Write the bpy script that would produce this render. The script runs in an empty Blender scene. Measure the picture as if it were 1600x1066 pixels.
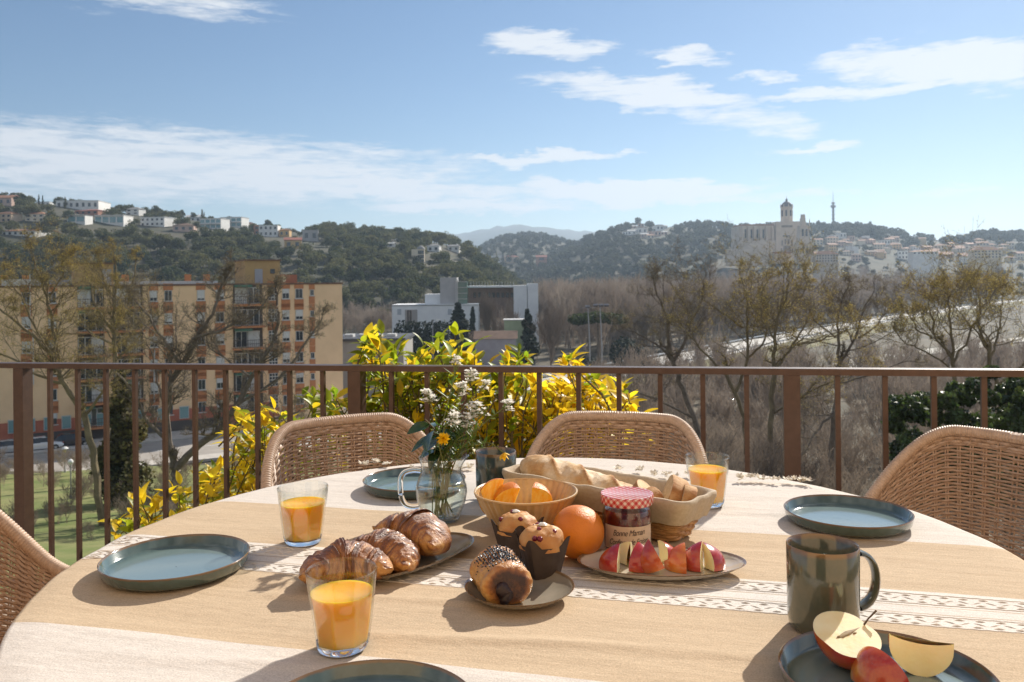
import bpy, math, random, time
_T0 = time.time()
import numpy as np
from mathutils import Matrix, Vector, noise as mnoise
R_ = math.radians
rnd = random.Random(7)
nrs = np.random.RandomState(5)
SC = bpy.context.scene
COL = SC.collection

# ------------------------------------------------------------------ camera
FPX, YH, ROLL, CAMZ = 1300.0, 440.3, 0.0103, 1.19
cam_d = bpy.data.cameras.new('camera')
cam = bpy.data.objects.new('camera', cam_d)
COL.objects.link(cam)
cam_d.sensor_width = 36.0
cam_d.lens = 36.0 * FPX / 1600.0
cam_d.shift_y = -(533.0 - YH) / 1600.0
cam_d.clip_start = 0.05
cam_d.clip_end = 40000
cam_d.dof.use_dof = True
cam_d.dof.focus_distance = 1.3
cam_d.dof.aperture_fstop = 16.0
cam.matrix_world = Matrix.Translation((0, 0, CAMZ)) @ Matrix.Rotation(R_(90), 4, 'X') @ Matrix.Rotation(-ROLL, 4, 'Z')
SC.camera = cam

# ------------------------------------------------------------------ sky, sun, exposure
SUN_AZ, SUN_EL = R_(35.0), R_(33.0)
world = bpy.data.worlds.new('World')
SC.world = world
world.use_nodes = True
wn, wl = world.node_tree.nodes, world.node_tree.links
wn.clear()


def wmath(op, a, b=None, c=None, clamp=False):
    n = wn.new('ShaderNodeMath'); n.operation = op; n.use_clamp = clamp
    for i, s in enumerate((a, b, c)):
        if s is None: continue
        if hasattr(s, 'default_value') or hasattr(s, 'is_linked'): wl.new(s, n.inputs[i])
        else: n.inputs[i].default_value = s
    return n.outputs[0]


sky = wn.new('ShaderNodeTexSky')
sky.sky_type = 'NISHITA'
sky.sun_disc = False
sky.sun_elevation = SUN_EL
sky.sun_rotation = SUN_AZ
sky.altitude = 80
sky.air_density = 1.0
sky.dust_density = 0.15
sky.ozone_density = 3.0
tc = wn.new('ShaderNodeTexCoord')
sep = wn.new('ShaderNodeSeparateXYZ'); wl.new(tc.outputs['Generated'], sep.inputs[0])
az = wmath('ARCTAN2', sep.outputs[0], sep.outputs[1])
el = wmath('ARCSINE', sep.outputs[2])
comb = wn.new('ShaderNodeCombineXYZ'); wl.new(az, comb.inputs[0]); wl.new(el, comb.inputs[1])


def wnoise(sx, sy, detail, rough, off, dist=0.0):
    m = wn.new('ShaderNodeMapping'); wl.new(comb.outputs[0], m.inputs[0])
    m.inputs['Scale'].default_value = (sx, sy, 1); m.inputs['Location'].default_value = (off, off * .7, 0)
    t = wn.new('ShaderNodeTexNoise'); wl.new(m.outputs[0], t.inputs['Vector'])
    t.inputs['Scale'].default_value = 1.0; t.inputs['Detail'].default_value = detail
    t.inputs['Roughness'].default_value = rough; t.inputs['Distortion'].default_value = dist
    return t.outputs[0]


warp = wnoise(9, 30, 5, .6, 3.1)
warp2 = wnoise(14, 40, 4, .6, 9.7)
streak = wnoise(10, 95, 7, .62, 1.3, .6)
fine = wnoise(38, 190, 6, .65, 5.1, .4)
wz = wmath('MULTIPLY_ADD', warp, .16, -.08)
we = wmath('MULTIPLY_ADD', warp2, .045, -.0225)
azw = wmath('ADD', az, wz)
elw = wmath('ADD', el, we)
tot = None
# cloud banks: photo x, y, half width, half height (pixels), tilt, density
for (px, py, hw, hh, tilt, den) in [(250, 272, 600, 66, .02, .95), (560, 298, 330, 24, .02, 1.1), (830, 247, 140, 13, 0, 1.35),
                                    (985, 300, 260, 24, .03, 1.5), (740, 323, 230, 15, 0, 1.1), (1010, 150, 200, 34, .17, 1.1),
                                    (1190, 200, 110, 26, .12, .8), (1520, 140, 220, 42, .1, 1.35), (1330, 168, 170, 15, .02, 1.0),
                                    (860, 70, 120, 22, .05, 1.0), (1080, 96, 85, 14, .08, .85), (220, 22, 240, 40, .03, .65),
                                    (1280, 243, 70, 8, 0, .7), (970, 240, 42, 6, 0, .7), (1200, 132, 60, 12, .1, .7),
                                    (1470, 316, 90, 8, 0, .5), (90, 320, 300, 26, 0, .5), (1250, 310, 150, 8, 0, .6)]:
    a0, e0 = math.atan((px - 800) / FPX), math.atan((YH - py - (px - 800) * ROLL) / FPX)
    sw, sh = hw / FPX, hh / FPX
    da = wmath('SUBTRACT', azw, a0)
    de = wmath('SUBTRACT', elw, e0)
    de = wmath('MULTIPLY_ADD', da, tilt, de)
    q = wmath('ADD', wmath('POWER', wmath('DIVIDE', da, sw), 2.0), wmath('POWER', wmath('DIVIDE', de, sh), 2.0))
    m = wmath('MULTIPLY', wmath('SUBTRACT', 1.0, q, None, True), den)
    tot = m if tot is None else wmath('MAXIMUM', tot, m)
# the same thin cirrus carries on high overhead
broad = wnoise(2.2, 7, 4, .5, 21.0)
gen = wmath('MULTIPLY', wmath('SUBTRACT', broad, .56, None, True), 2.2)
hi = wmath('MULTIPLY', wmath('SUBTRACT', el, .36, None, True), 6.0, None, True)
tot = wmath('MAXIMUM', tot, wmath('MULTIPLY', gen, hi))
beside = wmath('MULTIPLY', wmath('SUBTRACT', wmath('ABSOLUTE', az), .62), 5.0, None, True)  # low cloud beside and behind the view, added to brighten shaded facades
low = wmath('MULTIPLY', wmath('SUBTRACT', broad, .40, None, True), 4.0, None, True)
tot = wmath('MAXIMUM', tot, wmath('MULTIPLY', low, beside))
tex = wmath('MULTIPLY_ADD', streak, 1.5, wmath('MULTIPLY_ADD', fine, .9, -1.05))
msk = wmath('MULTIPLY', wmath('MULTIPLY', wmath('ADD', wmath('MULTIPLY_ADD', tot, .9, -.30), wmath('MULTIPLY', tex, 1.25)), 1.45, None, True), wmath('MULTIPLY', tot, 2.6, None, True), None, True)
msk = wmath('MULTIPLY', msk, .93)
cloudc = wn.new('ShaderNodeRGB'); cloudc.outputs[0].default_value = (9.0, 9.3, 9.7, 1)
hsv = wn.new('ShaderNodeHueSaturation'); hsv.inputs['Saturation'].default_value = 1.08; hsv.inputs['Value'].default_value = 1.02; wl.new(sky.outputs[0], hsv.inputs['Color'])
mixc = wn.new('ShaderNodeMixRGB'); wl.new(msk, mixc.inputs[0]); wl.new(hsv.outputs[0], mixc.inputs[1]); wl.new(cloudc.outputs[0], mixc.inputs[2])
bg = wn.new('ShaderNodeBackground'); wl.new(mixc.outputs[0], bg.inputs[0]); bg.inputs[1].default_value = 0.060
wo = wn.new('ShaderNodeOutputWorld'); wl.new(bg.outputs[0], wo.inputs[0])

sun_d = bpy.data.lights.new('sun', 'SUN')
sun_d.energy = 4.6
sun_d.angle = R_(0.53)
sun_d.color = (1.0, .93, .82)
sun = bpy.data.objects.new('sun', sun_d)
COL.objects.link(sun)
sdir = Vector((math.sin(SUN_AZ) * math.cos(SUN_EL), math.cos(SUN_AZ) * math.cos(SUN_EL), math.sin(SUN_EL)))
sun.rotation_euler = (-sdir).to_track_quat('-Z', 'Y').to_euler()
sun.location = sdir * 60

vs = SC.view_settings
vs.view_transform = 'Standard'; vs.look = 'None'; vs.exposure = 0.63; vs.gamma = 1.0; vs.use_curve_mapping = False
HAZE = 0.00017
cy = SC.cycles
cy.use_denoising = True
cy.max_bounces = 10; cy.diffuse_bounces = 4; cy.glossy_bounces = 4; cy.transmission_bounces = 8
cy.transparent_max_bounces = 24; cy.volume_bounces = 0
cy.caustics_reflective = False; cy.caustics_refractive = False
cy.sample_clamp_indirect = 6.0


# ------------------------------------------------------------------ pixel helpers (directions only)
def pdir(x, y):
    u, v = (x - 800) / FPX, (y - YH) / FPX
    c, s = math.cos(ROLL), math.sin(ROLL)
    return c * u - s * v, s * u + c * v          # sideways, downwards, per metre ahead


def onz(x, y, z):
    u, v = pdir(x, y)
    Y = (CAMZ - z) / v
    return Vector((u * Y, Y, z))


def aty(x, y, Y):
    u, v = pdir(x, y)
    return Vector((u * Y, Y, CAMZ - v * Y))


# ------------------------------------------------------------------ mesh helpers
class MB:
    def __init__(s): s.V, s.F, s.n = [], [], 0

    def add(s, v, f):
        v = np.asarray(v, float).reshape(-1, 3)
        s.V.append(v); s.F += [tuple(i + s.n for i in q) for q in f]; s.n += len(v)
        return s

    def tube(s, pts, rad, k=6, cap=True):
        P = np.asarray(pts, float); n = len(P)
        r = np.full(n, rad) if np.isscalar(rad) else np.asarray(rad, float)
        T = np.gradient(P, axis=0); T /= (np.linalg.norm(T, axis=1)[:, None] + 1e-12)
        up = np.array([0, 0, 1.]) if abs(T[0, 2]) < .9 else np.array([1., 0, 0])
        N = np.cross(T, up)
        ln = np.linalg.norm(N, axis=1)
        for i in range(n):
            if ln[i] < .15:
                N[i] = N[i - 1] - T[i] * np.dot(N[i - 1], T[i]) if i else np.cross(T[i], [0, 1., .2])
        N /= (np.linalg.norm(N, axis=1)[:, None] + 1e-12)
        B = np.cross(T, N)
        a = np.arange(k) * 2 * np.pi / k
        v = P[:, None, :] + r[:, None, None] * (np.cos(a)[None, :, None] * N[:, None, :] + np.sin(a)[None, :, None] * B[:, None, :])
        f = [(i * k + j, i * k + (j + 1) % k, (i + 1) * k + (j + 1) % k, (i + 1) * k + j) for i in range(n - 1) for j in range(k)]
        if cap: f += [tuple(range(k - 1, -1, -1)), tuple(range((n - 1) * k, n * k))]
        return s.add(v, f)

    def lathe(s, prof, seg=48, sx=1.0, sy=1.0, mod=None, c=(0, 0, 0)):
        a = np.arange(seg) * 2 * np.pi / seg
        P = np.asarray(prof, float); n = len(P)
        rr = np.repeat(P[:, :1], seg, 1)
        if mod is not None: rr = mod(rr, a[None, :], P[:, 1:2])
        v = np.stack([rr * np.cos(a) * sx + c[0], rr * np.sin(a) * sy + c[1], np.repeat(P[:, 1:2], seg, 1) + c[2]], 2)
        f = [(i * seg + j, i * seg + (j + 1) % seg, (i + 1) * seg + (j + 1) % seg, (i + 1) * seg + j) for i in range(n - 1) for j in range(seg)]
        if P[0, 0] > 1e-6 and False: pass
        return s.add(v, f)

    def box(s, c, d, rz=0.0, taper=1.0):
        x, y, z = d[0] / 2, d[1] / 2, d[2] / 2
        v = np.array([(-x, -y, -z), (x, -y, -z), (x, y, -z), (-x, y, -z), (-x * taper, -y * taper, z), (x * taper, -y * taper, z), (x * taper, y * taper, z), (-x * taper, y * taper, z)])
        if rz:
            co, si = math.cos(rz), math.sin(rz)
            v = np.stack([v[:, 0] * co - v[:, 1] * si, v[:, 0] * si + v[:, 1] * co, v[:, 2]], 1)
        return s.add(v + np.array(c), [(3, 2, 1, 0), (4, 5, 6, 7), (0, 1, 5, 4), (1, 2, 6, 5), (2, 3, 7, 6), (3, 0, 4, 7)])

    def grid(s, pts, closed_u=False):
        P = np.asarray(pts, float); n, m = P.shape[:2]
        mm = m if closed_u else m - 1
        return s.add(P, [(i * m + j, i * m + (j + 1) % m, (i + 1) * m + (j + 1) % m, (i + 1) * m + j) for i in range(n - 1) for j in range(mm)])

    def mesh(s, name, smooth=True, sharp=40):
        me = bpy.data.meshes.new(name)
        V = np.concatenate(s.V) if s.V else np.zeros((0, 3))
        me.from_pydata(V.tolist(), [], s.F)
        if smooth:
            me.polygons.foreach_set('use_smooth', [True] * len(me.polygons))
            if sharp: me.set_sharp_from_angle(angle=R_(sharp))
        me.update()
        return me

    def obj(s, name, mat, parent=None, smooth=True, sharp=40, origin=None):
        if origin is not None:
            o_ = np.array(origin); s.V = [v - o_ for v in s.V]
        me = s.mesh(name, smooth, sharp)
        return link(name, me, mat, parent)


def link(name, me, mat, parent=None, loc=None, rot=None, scale=None):
    o = bpy.data.objects.new(name, me)
    COL.objects.link(o)
    if mat is not None and len(me.materials) == 0:
        me.materials.append(mat)
    if parent is not None: o.parent = parent
    if loc is not None: o.location = loc
    if rot is not None: o.rotation_euler = rot
    if scale is not None: o.scale = scale if hasattr(scale, '__len__') else (scale,) * 3
    return o


def tag(o, label=None, cat=None, group=None, kind=None):
    if label: o['label'] = label
    if cat: o['category'] = cat
    if group: o['group'] = group
    if kind: o['kind'] = kind
    return o


def thing(name, label, cat, loc=(0, 0, 0), rz=0.0, group=None):
    o = bpy.data.objects.new(name, None)
    o.empty_display_size = .05
    COL.objects.link(o)
    o.location = loc; o.rotation_euler = (0, 0, rz)
    return tag(o, label, cat, group)


def struct(name, mb, mat, smooth=True, kind='structure'):
    return tag(mb.obj(name, mat, None, smooth), kind=kind)


def copy_tree(o, parent=None):
    c = o.copy(); COL.objects.link(c)
    if parent is not None: c.parent = parent
    for ch in list(o.children): copy_tree(ch, c)
    return c


def n3(p, sc, seed=0.0):
    return mnoise.noise(Vector((p[0] * sc + seed, p[1] * sc - seed, p[2] * sc + seed * .37)))


def displace(mb, amp, sc, seed=0.0, fn=None):
    for v in mb.V:
        for i in range(len(v)):
            d = amp * n3(v[i], sc, seed)
            q = np.array(v[i]); L = np.linalg.norm(q) + 1e-9
            v[i] = q + q / L * d
    return mb


# ------------------------------------------------------------------ materials
MATS = {}


def pm(name, c, rough=.6, c2=None, scale=20., bump=0., bscale=None, metal=0., spec=.5, sub=0., subr=(.01, .005, .003), coat=0.,
       island=0., objrand=0., translucent=0., trans=0., ior=1.45, stretch=(1, 1, 1), detail=4, emit=None, contrast=(.35, .65), world=False):
    if name in MATS: return MATS[name]
    m = bpy.data.materials.new(name); m.use_nodes = True
    nt = m.node_tree; N, L = nt.nodes, nt.links
    b = N['Principled BSDF']; out = N['Material Output']
    b.inputs['Roughness'].default_value = rough
    b.inputs['Metallic'].default_value = metal
    b.inputs['Specular IOR Level'].default_value = spec
    b.inputs['Base Color'].default_value = (*c, 1)
    if sub:
        b.inputs['Subsurface Weight'].default_value = sub
        b.inputs['Subsurface Radius'].default_value = subr
        b.inputs['Subsurface Scale'].default_value = 1.0
    if coat:
        b.inputs['Coat Weight'].default_value = coat; b.inputs['Coat Roughness'].default_value = .08
    if trans:
        b.inputs['Transmission Weight'].default_value = trans; b.inputs['IOR'].default_value = ior
    t = N.new('ShaderNodeNewGeometry' if world else 'ShaderNodeTexCoord'); mp = N.new('ShaderNodeMapping'); L.new(t.outputs['Position' if world else 'Object'], mp.inputs[0])
    mp.inputs['Scale'].default_value = stretch
    col = None
    if c2 is not None:
        nz = N.new('ShaderNodeTexNoise'); L.new(mp.outputs[0], nz.inputs['Vector'])
        nz.inputs['Scale'].default_value = scale; nz.inputs['Detail'].default_value = detail; nz.inputs['Roughness'].default_value = .62
        rp = N.new('ShaderNodeValToRGB'); L.new(nz.outputs[0], rp.inputs[0])
        rp.color_ramp.elements[0].position = contrast[0]; rp.color_ramp.elements[1].position = contrast[1]
        rp.color_ramp.elements[0].color = (*c, 1); rp.color_ramp.elements[1].color = (*c2, 1)
        col = rp.outputs[0]
    if island or objrand:
        if island:
            g = N.new('ShaderNodeNewGeometry'); rv = g.outputs['Random Per Island']; amt = island
        else:
            g = N.new('ShaderNodeObjectInfo'); rv = g.outputs['Random']; amt = objrand
        hs = N.new('ShaderNodeHueSaturation')
        if col is not None: L.new(col, hs.inputs['Color'])
        else: hs.inputs['Color'].default_value = (*c, 1)
        mr = N.new('ShaderNodeMapRange'); L.new(rv, mr.inputs[0]); mr.inputs[3].default_value = 1 - amt; mr.inputs[4].default_value = 1 + amt
        L.new(mr.outputs[0], hs.inputs['Value'])
        mr2 = N.new('ShaderNodeMapRange'); L.new(rv, mr2.inputs[0]); mr2.inputs[3].default_value = .5 - amt * .05; mr2.inputs[4].default_value = .5 + amt * .04
        L.new(mr2.outputs[0], hs.inputs['Hue'])
        col = hs.outputs[0]
    if col is not None: L.new(col, b.inputs['Base Color'])
    if bump:
        bz = N.new('ShaderNodeTexNoise'); L.new(mp.outputs[0], bz.inputs['Vector'])
        bz.inputs['Scale'].default_value = bscale or scale; bz.inputs['Detail'].default_value = 5; bz.inputs['Roughness'].default_value = .65
        bp = N.new('ShaderNodeBump'); bp.inputs['Strength'].default_value = min(1, bump); bp.inputs['Distance'].default_value = .002 if (bscale or scale) > 8 else .05
        L.new(bz.outputs[0], bp.inputs['Height']); L.new(bp.outputs[0], b.inputs['Normal'])
    if translucent:
        tr = N.new('ShaderNodeBsdfTranslucent')
        if col is not None: L.new(col, tr.inputs[0])
        else: tr.inputs[0].default_value = (*c, 1)
        mx = N.new('ShaderNodeMixShader'); mx.inputs[0].default_value = translucent
        L.new(b.outputs[0], mx.inputs[1]); L.new(tr.outputs[0], mx.inputs[2]); L.new(mx.outputs[0], out.inputs[0])
    if emit: b.inputs['Emission Color'].default_value = (*emit, 1); b.inputs['Emission Strength'].default_value = 1
    MATS[name] = m
    return m


def thin_glass(name, tint=(.97, .98, .97)):
    m = bpy.data.materials.new(name); m.use_nodes = True
    N, L = m.node_tree.nodes, m.node_tree.links
    N.remove(N['Principled BSDF'])
    tr = N.new('ShaderNodeBsdfTransparent'); tr.inputs[0].default_value = (*tint, 1)
    gl = N.new('ShaderNodeBsdfGlossy'); gl.inputs['Roughness'].default_value = .02
    lw = N.new('ShaderNodeLayerWeight'); lw.inputs[0].default_value = .5
    pw = N.new('ShaderNodeMath'); pw.operation = 'POWER'; L.new(lw.outputs['Facing'], pw.inputs[0]); pw.inputs[1].default_value = 2.6
    fr = N.new('ShaderNodeMath'); fr.operation = 'MULTIPLY_ADD'; L.new(pw.outputs[0], fr.inputs[0]); fr.inputs[1].default_value = .75; fr.inputs[2].default_value = .05
    mx = N.new('ShaderNodeMixShader'); L.new(fr.outputs[0], mx.inputs[0]); L.new(tr.outputs[0], mx.inputs[1]); L.new(gl.outputs[0], mx.inputs[2])
    L.new(mx.outputs[0], N['Material Output'].inputs[0])
    return m


def mnodes(m): return m.node_tree.nodes, m.node_tree.links

# ================================================================== THE LARGE STRUCTURE
def lerp_tab(tab, x):
    return float(np.interp(x, [t[0] for t in tab], [t[1] for t in tab]))


GTAB = [(-60, -3.5), (3.2, -3.5), (10, -5.5), (45, -12.6), (70, -15.6), (84, -17.2), (112, -17.5), (150, -19.6), (190, -20.6), (400, -21), (20000, -21)]


def gz(X, Y):
    return lerp_tab(GTAB, Y)


M_ground = pm('ground_mat', (.05, .046, .024), .95, (.15, .118, .075), .06, .4, 1.5, detail=8)
N, L = mnodes(M_ground)
rows = list(np.concatenate([[-60, -20, 0, 3.2], np.linspace(5, 130, 60), np.geomspace(140, 9400, 30)]))
pts = []
for Y in rows:
    w = 1.35 * max(Y, 0) + 70
    pts.append([(s * w, Y, gz(s * w, Y) + (.25 * n3((s * w, Y, 0), .13) if 4 < Y < 130 else 0)) for s in np.linspace(-1, 1, 61)])
struct('ground', MB().grid(pts), M_ground)

# lawn on the bank below, street beyond it
M_lawn = pm('lawn_mat', (.115, .155, .03), .95, (.24, .225, .085), .35, .6, 3.0, detail=8)
mb = MB(); pts = []
for Y in np.linspace(24, 84, 44):
    pts.append([(X, Y + 1.6 * math.sin(X * .21), gz(X, Y + 1.6 * math.sin(X * .21)) + .3 + .1 * n3((X, Y, 3), .5)) for X in np.linspace(-75, -8, 44) if True])
P_ = np.array(pts)
dist = (P_[:, :, 0] + 23.3) * .508 + (P_[:, :, 1] - 114) * -.861
sh_ = np.minimum(0, dist - 19.8)
P_[:, :, 0] -= sh_ * .508; P_[:, :, 1] += sh_ * .861
P_[:, :, 2] = np.where(sh_ < 0, -17.02, P_[:, :, 2])
struct('lawn', mb.grid(P_), M_lawn)
M_asph = pm('asphalt_mat', (.30, .27, .24), .9, (.38, .345, .305), .4, .3, 30)
M_conc = pm('pavement_mat', (.46, .42, .37), .9, (.54, .50, .45), 1.2, .3, 20)
M_white = pm('white_paint', (.78, .77, .74), .7)
mb = MB()


def strip(mb, pts, w, zoff=0.0):
    P = np.array([(p[0], p[1], p[2] + zoff) for p in pts]); T = np.gradient(P, axis=0); T[:, 2] = 0
    T /= np.linalg.norm(T, axis=1)[:, None]
    Nn = np.stack([-T[:, 1], T[:, 0], T[:, 2] * 0], 1)
    return mb.grid(np.stack([P - Nn * w / 2, P + Nn * w / 2], 1))


APR, APT, APN = Vector((-23.3, 114, 0)), Vector((.861, .508, 0)), Vector((.508, -.861, 0))
ARZ = math.atan2(.508, .861)
def stp(s, off, z): q = APR + APT * s + APN * off; return (q.x, q.y, z)
SZ = -17.0
struct('street', strip(MB(), [stp(s, 11.5, SZ) for s in np.linspace(-75, 14, 20)], 11.0), M_asph, False)
mb = MB()
for off, w_ in ((2.9, 5.7), (18.3, 2.4)):
    for s in np.arange(-75, 12, 4.0): mb.box(stp(s + 2, off, SZ), (3.98, w_, .3), rz=ARZ)
struct('pavement', mb, M_conc, False)
mb = MB()
for s in np.arange(-74, 12, 5.5): mb.box(stp(s, 11.5, SZ + .012), (2.4, .16, .012), rz=ARZ)
struct('street_marking', mb, M_white, False)

# ------------------------------------------------------------------ hills
def hill_fn(sky_px, Db, Dr, zb, drop=0.0, seed=0.0, amp=3.0, ex=1.0):
    xs = [p[0] for p in sky_px]; ys = [p[1] for p in sky_px]

    def z(px, D):
        py = np.interp(px, xs, ys) + drop
        e = (YH - ROLL * (px - 800) - py) / FPX
        zr = CAMZ + e * Dr
        t = (D - Db) / (Dr - Db)
        if t <= 0: return zb
        s = math.sin(min(t, 1) * math.pi / 2) ** ex
        zz = zb + (zr - zb) * s
        if t > 1: zz = zr - (zr - zb) * min(1.0, (t - 1) * .9) ** 1.6
        X = (px - 800) / FPX * D
        return zz + amp * n3((X, D, seed), .018) * min(1, t * 3) * (1 if t < 1 else .4)
    return z


def hill_mesh(name, fn, px0, px1, Db, Dr, mat, nx=90, nd=34, far=1.9):
    pts = []
    for t in np.linspace(-.02, far, nd):
        D = Db + t * (Dr - Db)
        pts.append([((px - 800) / FPX * D, D, fn(px, D) - (.6 if t < .02 else 0)) for px in np.linspace(px0, px1, nx)])
    return struct(name, MB().grid(pts), mat)


def hit(fn, px, py, D0, D1):
    e = (YH - ROLL * (px - 800) - py) / FPX
    D = D0
    while D < D1:
        if fn(px, D) >= CAMZ + e * D: break
        D += (D1 - D0) / 400.
    return Vector(((px - 800) / FPX * D, D, fn(px, D)))


M_hill = pm('hill_mat', (.035, .042, .018), .95, (.085, .07, .04), .035, .4, .3, detail=8)
M_far = pm('mountain_mat', (.035, .05, .03), .95, (.06, .07, .04), .006, .6, .02, detail=8)
LH = hill_fn([(-500, 285), (-200, 292), (0, 308), (100, 315), (200, 329), (300, 337), (420, 354), (500, 361), (600, 366), (690, 372), (730, 384), (770, 410), (820, 450), (900, 480)], 330, 760, -21, 12, 1.0)
MH = hill_fn([(680, 420), (740, 388), (780, 369), (815, 362), (850, 365), (900, 376), (960, 392), (1040, 420), (1100, 440)], 900, 1900, -21, 11, 2.0, 4)
RH = hill_fn([(800, 430), (860, 392), (900, 376), (950, 358), (1000, 347), (1060, 350), (1110, 347), (1160, 354), (1240, 353), (1310, 351), (1360, 352), (1400, 360), (1450, 369), (1480, 371), (1530, 361), (1580, 362), (1700, 375), (1900, 380), (2300, 400)], 650, 1500, -21, 10, 3.0, 4, 1.6)
FH = hill_fn([(560, 420), (640, 385), (690, 367), (730, 368), (780, 357), (815, 354), (860, 360), (905, 363), (960, 372), (1100, 380), (1300, 395), (1900, 400), (2400, 400)], 3400, 5200, -21, 0, 4.0, 25)
hill_mesh('hill_left', LH, -560, 880, 330, 760, M_hill, 130)
hill_mesh('hill_middle', MH, 660, 1110, 900, 1900, M_hill, 60)
hill_mesh('hill_right', RH, 790, 2300, 650, 1500, M_hill, 130)
hill_mesh('mountain', FH, 540, 2400, 3400, 5200, M_far, 150, 30)


# ------------------------------------------------------------------ tree prototypes (triangles)
def leaf_cloud(n, blobs, size, seed, flat=.0):
    r = np.random.RandomState(seed)
    k = r.randint(0, len(blobs), n)
    bl = np.array(blobs)
    d = r.normal(size=(n, 3)); d /= np.linalg.norm(d, axis=1)[:, None]
    rad = r.uniform(.55, 1.05, n) ** .7
    c = bl[k, :3] + d * bl[k, 3:6] * rad[:, None]
    a = r.normal(size=(n, 3)); a[:, 2] *= 1 - flat; a /= np.linalg.norm(a, axis=1)[:, None]
    b = np.cross(a, d + r.normal(size=(n, 3)) * .5); b /= np.linalg.norm(b, axis=1)[:, None] + 1e-9
    s = size * r.uniform(.6, 1.4, n)[:, None]
    V = np.stack([c - a * s, c + b * s * .62, c + a * s, c - b * s * .62], 1).reshape(-1, 3)
    i = np.arange(n)[:, None] * 4
    F = np.concatenate([i + [0, 1, 2], i + [0, 2, 3]], 0)
    return V, F


def mb_tris(mb):
    V = np.concatenate(mb.V); F = []
    for f in mb.F:
        for j in range(1, len(f) - 1): F.append((f[0], f[j], f[j + 1]))
    return V, np.array(F)


def join(*vf):
    Vs, Fs, n = [], [], 0
    for V, F in vf: Vs.append(V); Fs.append(F + n); n += len(V)
    return np.concatenate(Vs), np.concatenate(Fs)


def tri_mesh(name, V, F):
    me = bpy.data.meshes.new(name)
    me.vertices.add(len(V)); me.vertices.foreach_set('co', V.astype(np.float32).ravel())
    me.loops.add(len(F) * 3); me.loops.foreach_set('vertex_index', F.astype(np.int32).ravel())
    me.polygons.add(len(F)); me.polygons.foreach_set('loop_start', np.arange(0, len(F) * 3, 3, dtype=np.int32))
    me.update(calc_edges=True)
    return me


def scatter(name, protos, tf, mat, kind='stuff'):
    """one object: points that carry a kind, a turn and a size, with the tree kinds instanced on them"""
    co = bpy.data.collections.new(name + '_kinds')
    for i, (V, F) in enumerate(protos):
        me = tri_mesh(name + '_kind', V, F); me.materials.append(mat)
        co.objects.link(bpy.data.objects.new('%s_kind_%d' % (name, i), me))
    T = np.array(tf, float)
    me = bpy.data.meshes.new(name); me.vertices.add(len(T)); me.vertices.foreach_set('co', T[:, 1:4].astype(np.float32).ravel())
    for nm, ty, v in (('kind_index', 'INT', T[:, 0].astype(np.int32)), ('turn', 'FLOAT', T[:, 4]), ('wide', 'FLOAT', T[:, 5]), ('tall', 'FLOAT', T[:, 6])):
        me.attributes.new(nm, ty, 'POINT').data.foreach_set('value', v if ty == 'INT' else v.astype(np.float32))
    me.update()
    ng = bpy.data.node_groups.new(name, 'GeometryNodeTree')
    ng.interface.new_socket('Geometry', in_out='INPUT', socket_type='NodeSocketGeometry'); ng.interface.new_socket('Geometry', in_out='OUTPUT', socket_type='NodeSocketGeometry')
    N, L = ng.nodes, ng.links
    gi, go, ip, ci = N.new('NodeGroupInput'), N.new('NodeGroupOutput'), N.new('GeometryNodeInstanceOnPoints'), N.new('GeometryNodeCollectionInfo')
    ci.inputs['Collection'].default_value = co; ci.inputs['Separate Children'].default_value = True; ci.inputs['Reset Children'].default_value = True
    def at(nm, ty):
        n = N.new('GeometryNodeInputNamedAttribute'); n.data_type = ty; n.inputs['Name'].default_value = nm
        return n.outputs['Attribute']
    cr, cs, er = N.new('ShaderNodeCombineXYZ'), N.new('ShaderNodeCombineXYZ'), N.new('FunctionNodeEulerToRotation')
    L.new(at('turn', 'FLOAT'), cr.inputs[2]); L.new(cr.outputs[0], er.inputs[0])
    w = at('wide', 'FLOAT'); L.new(w, cs.inputs[0]); L.new(w, cs.inputs[1]); L.new(at('tall', 'FLOAT'), cs.inputs[2])
    L.new(gi.outputs[0], ip.inputs['Points']); L.new(ci.outputs[0], ip.inputs['Instance']); ip.inputs['Pick Instance'].default_value = True
    L.new(at('kind_index', 'INT'), ip.inputs['Instance Index']); L.new(er.outputs[0], ip.inputs['Rotation']); L.new(cs.outputs[0], ip.inputs['Scale'])
    L.new(ip.outputs[0], go.inputs[0])
    o = link(name, me, mat); md = o.modifiers.new('scatter', 'NODES'); md.node_group = ng
    return tag(o, kind=kind)


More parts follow.
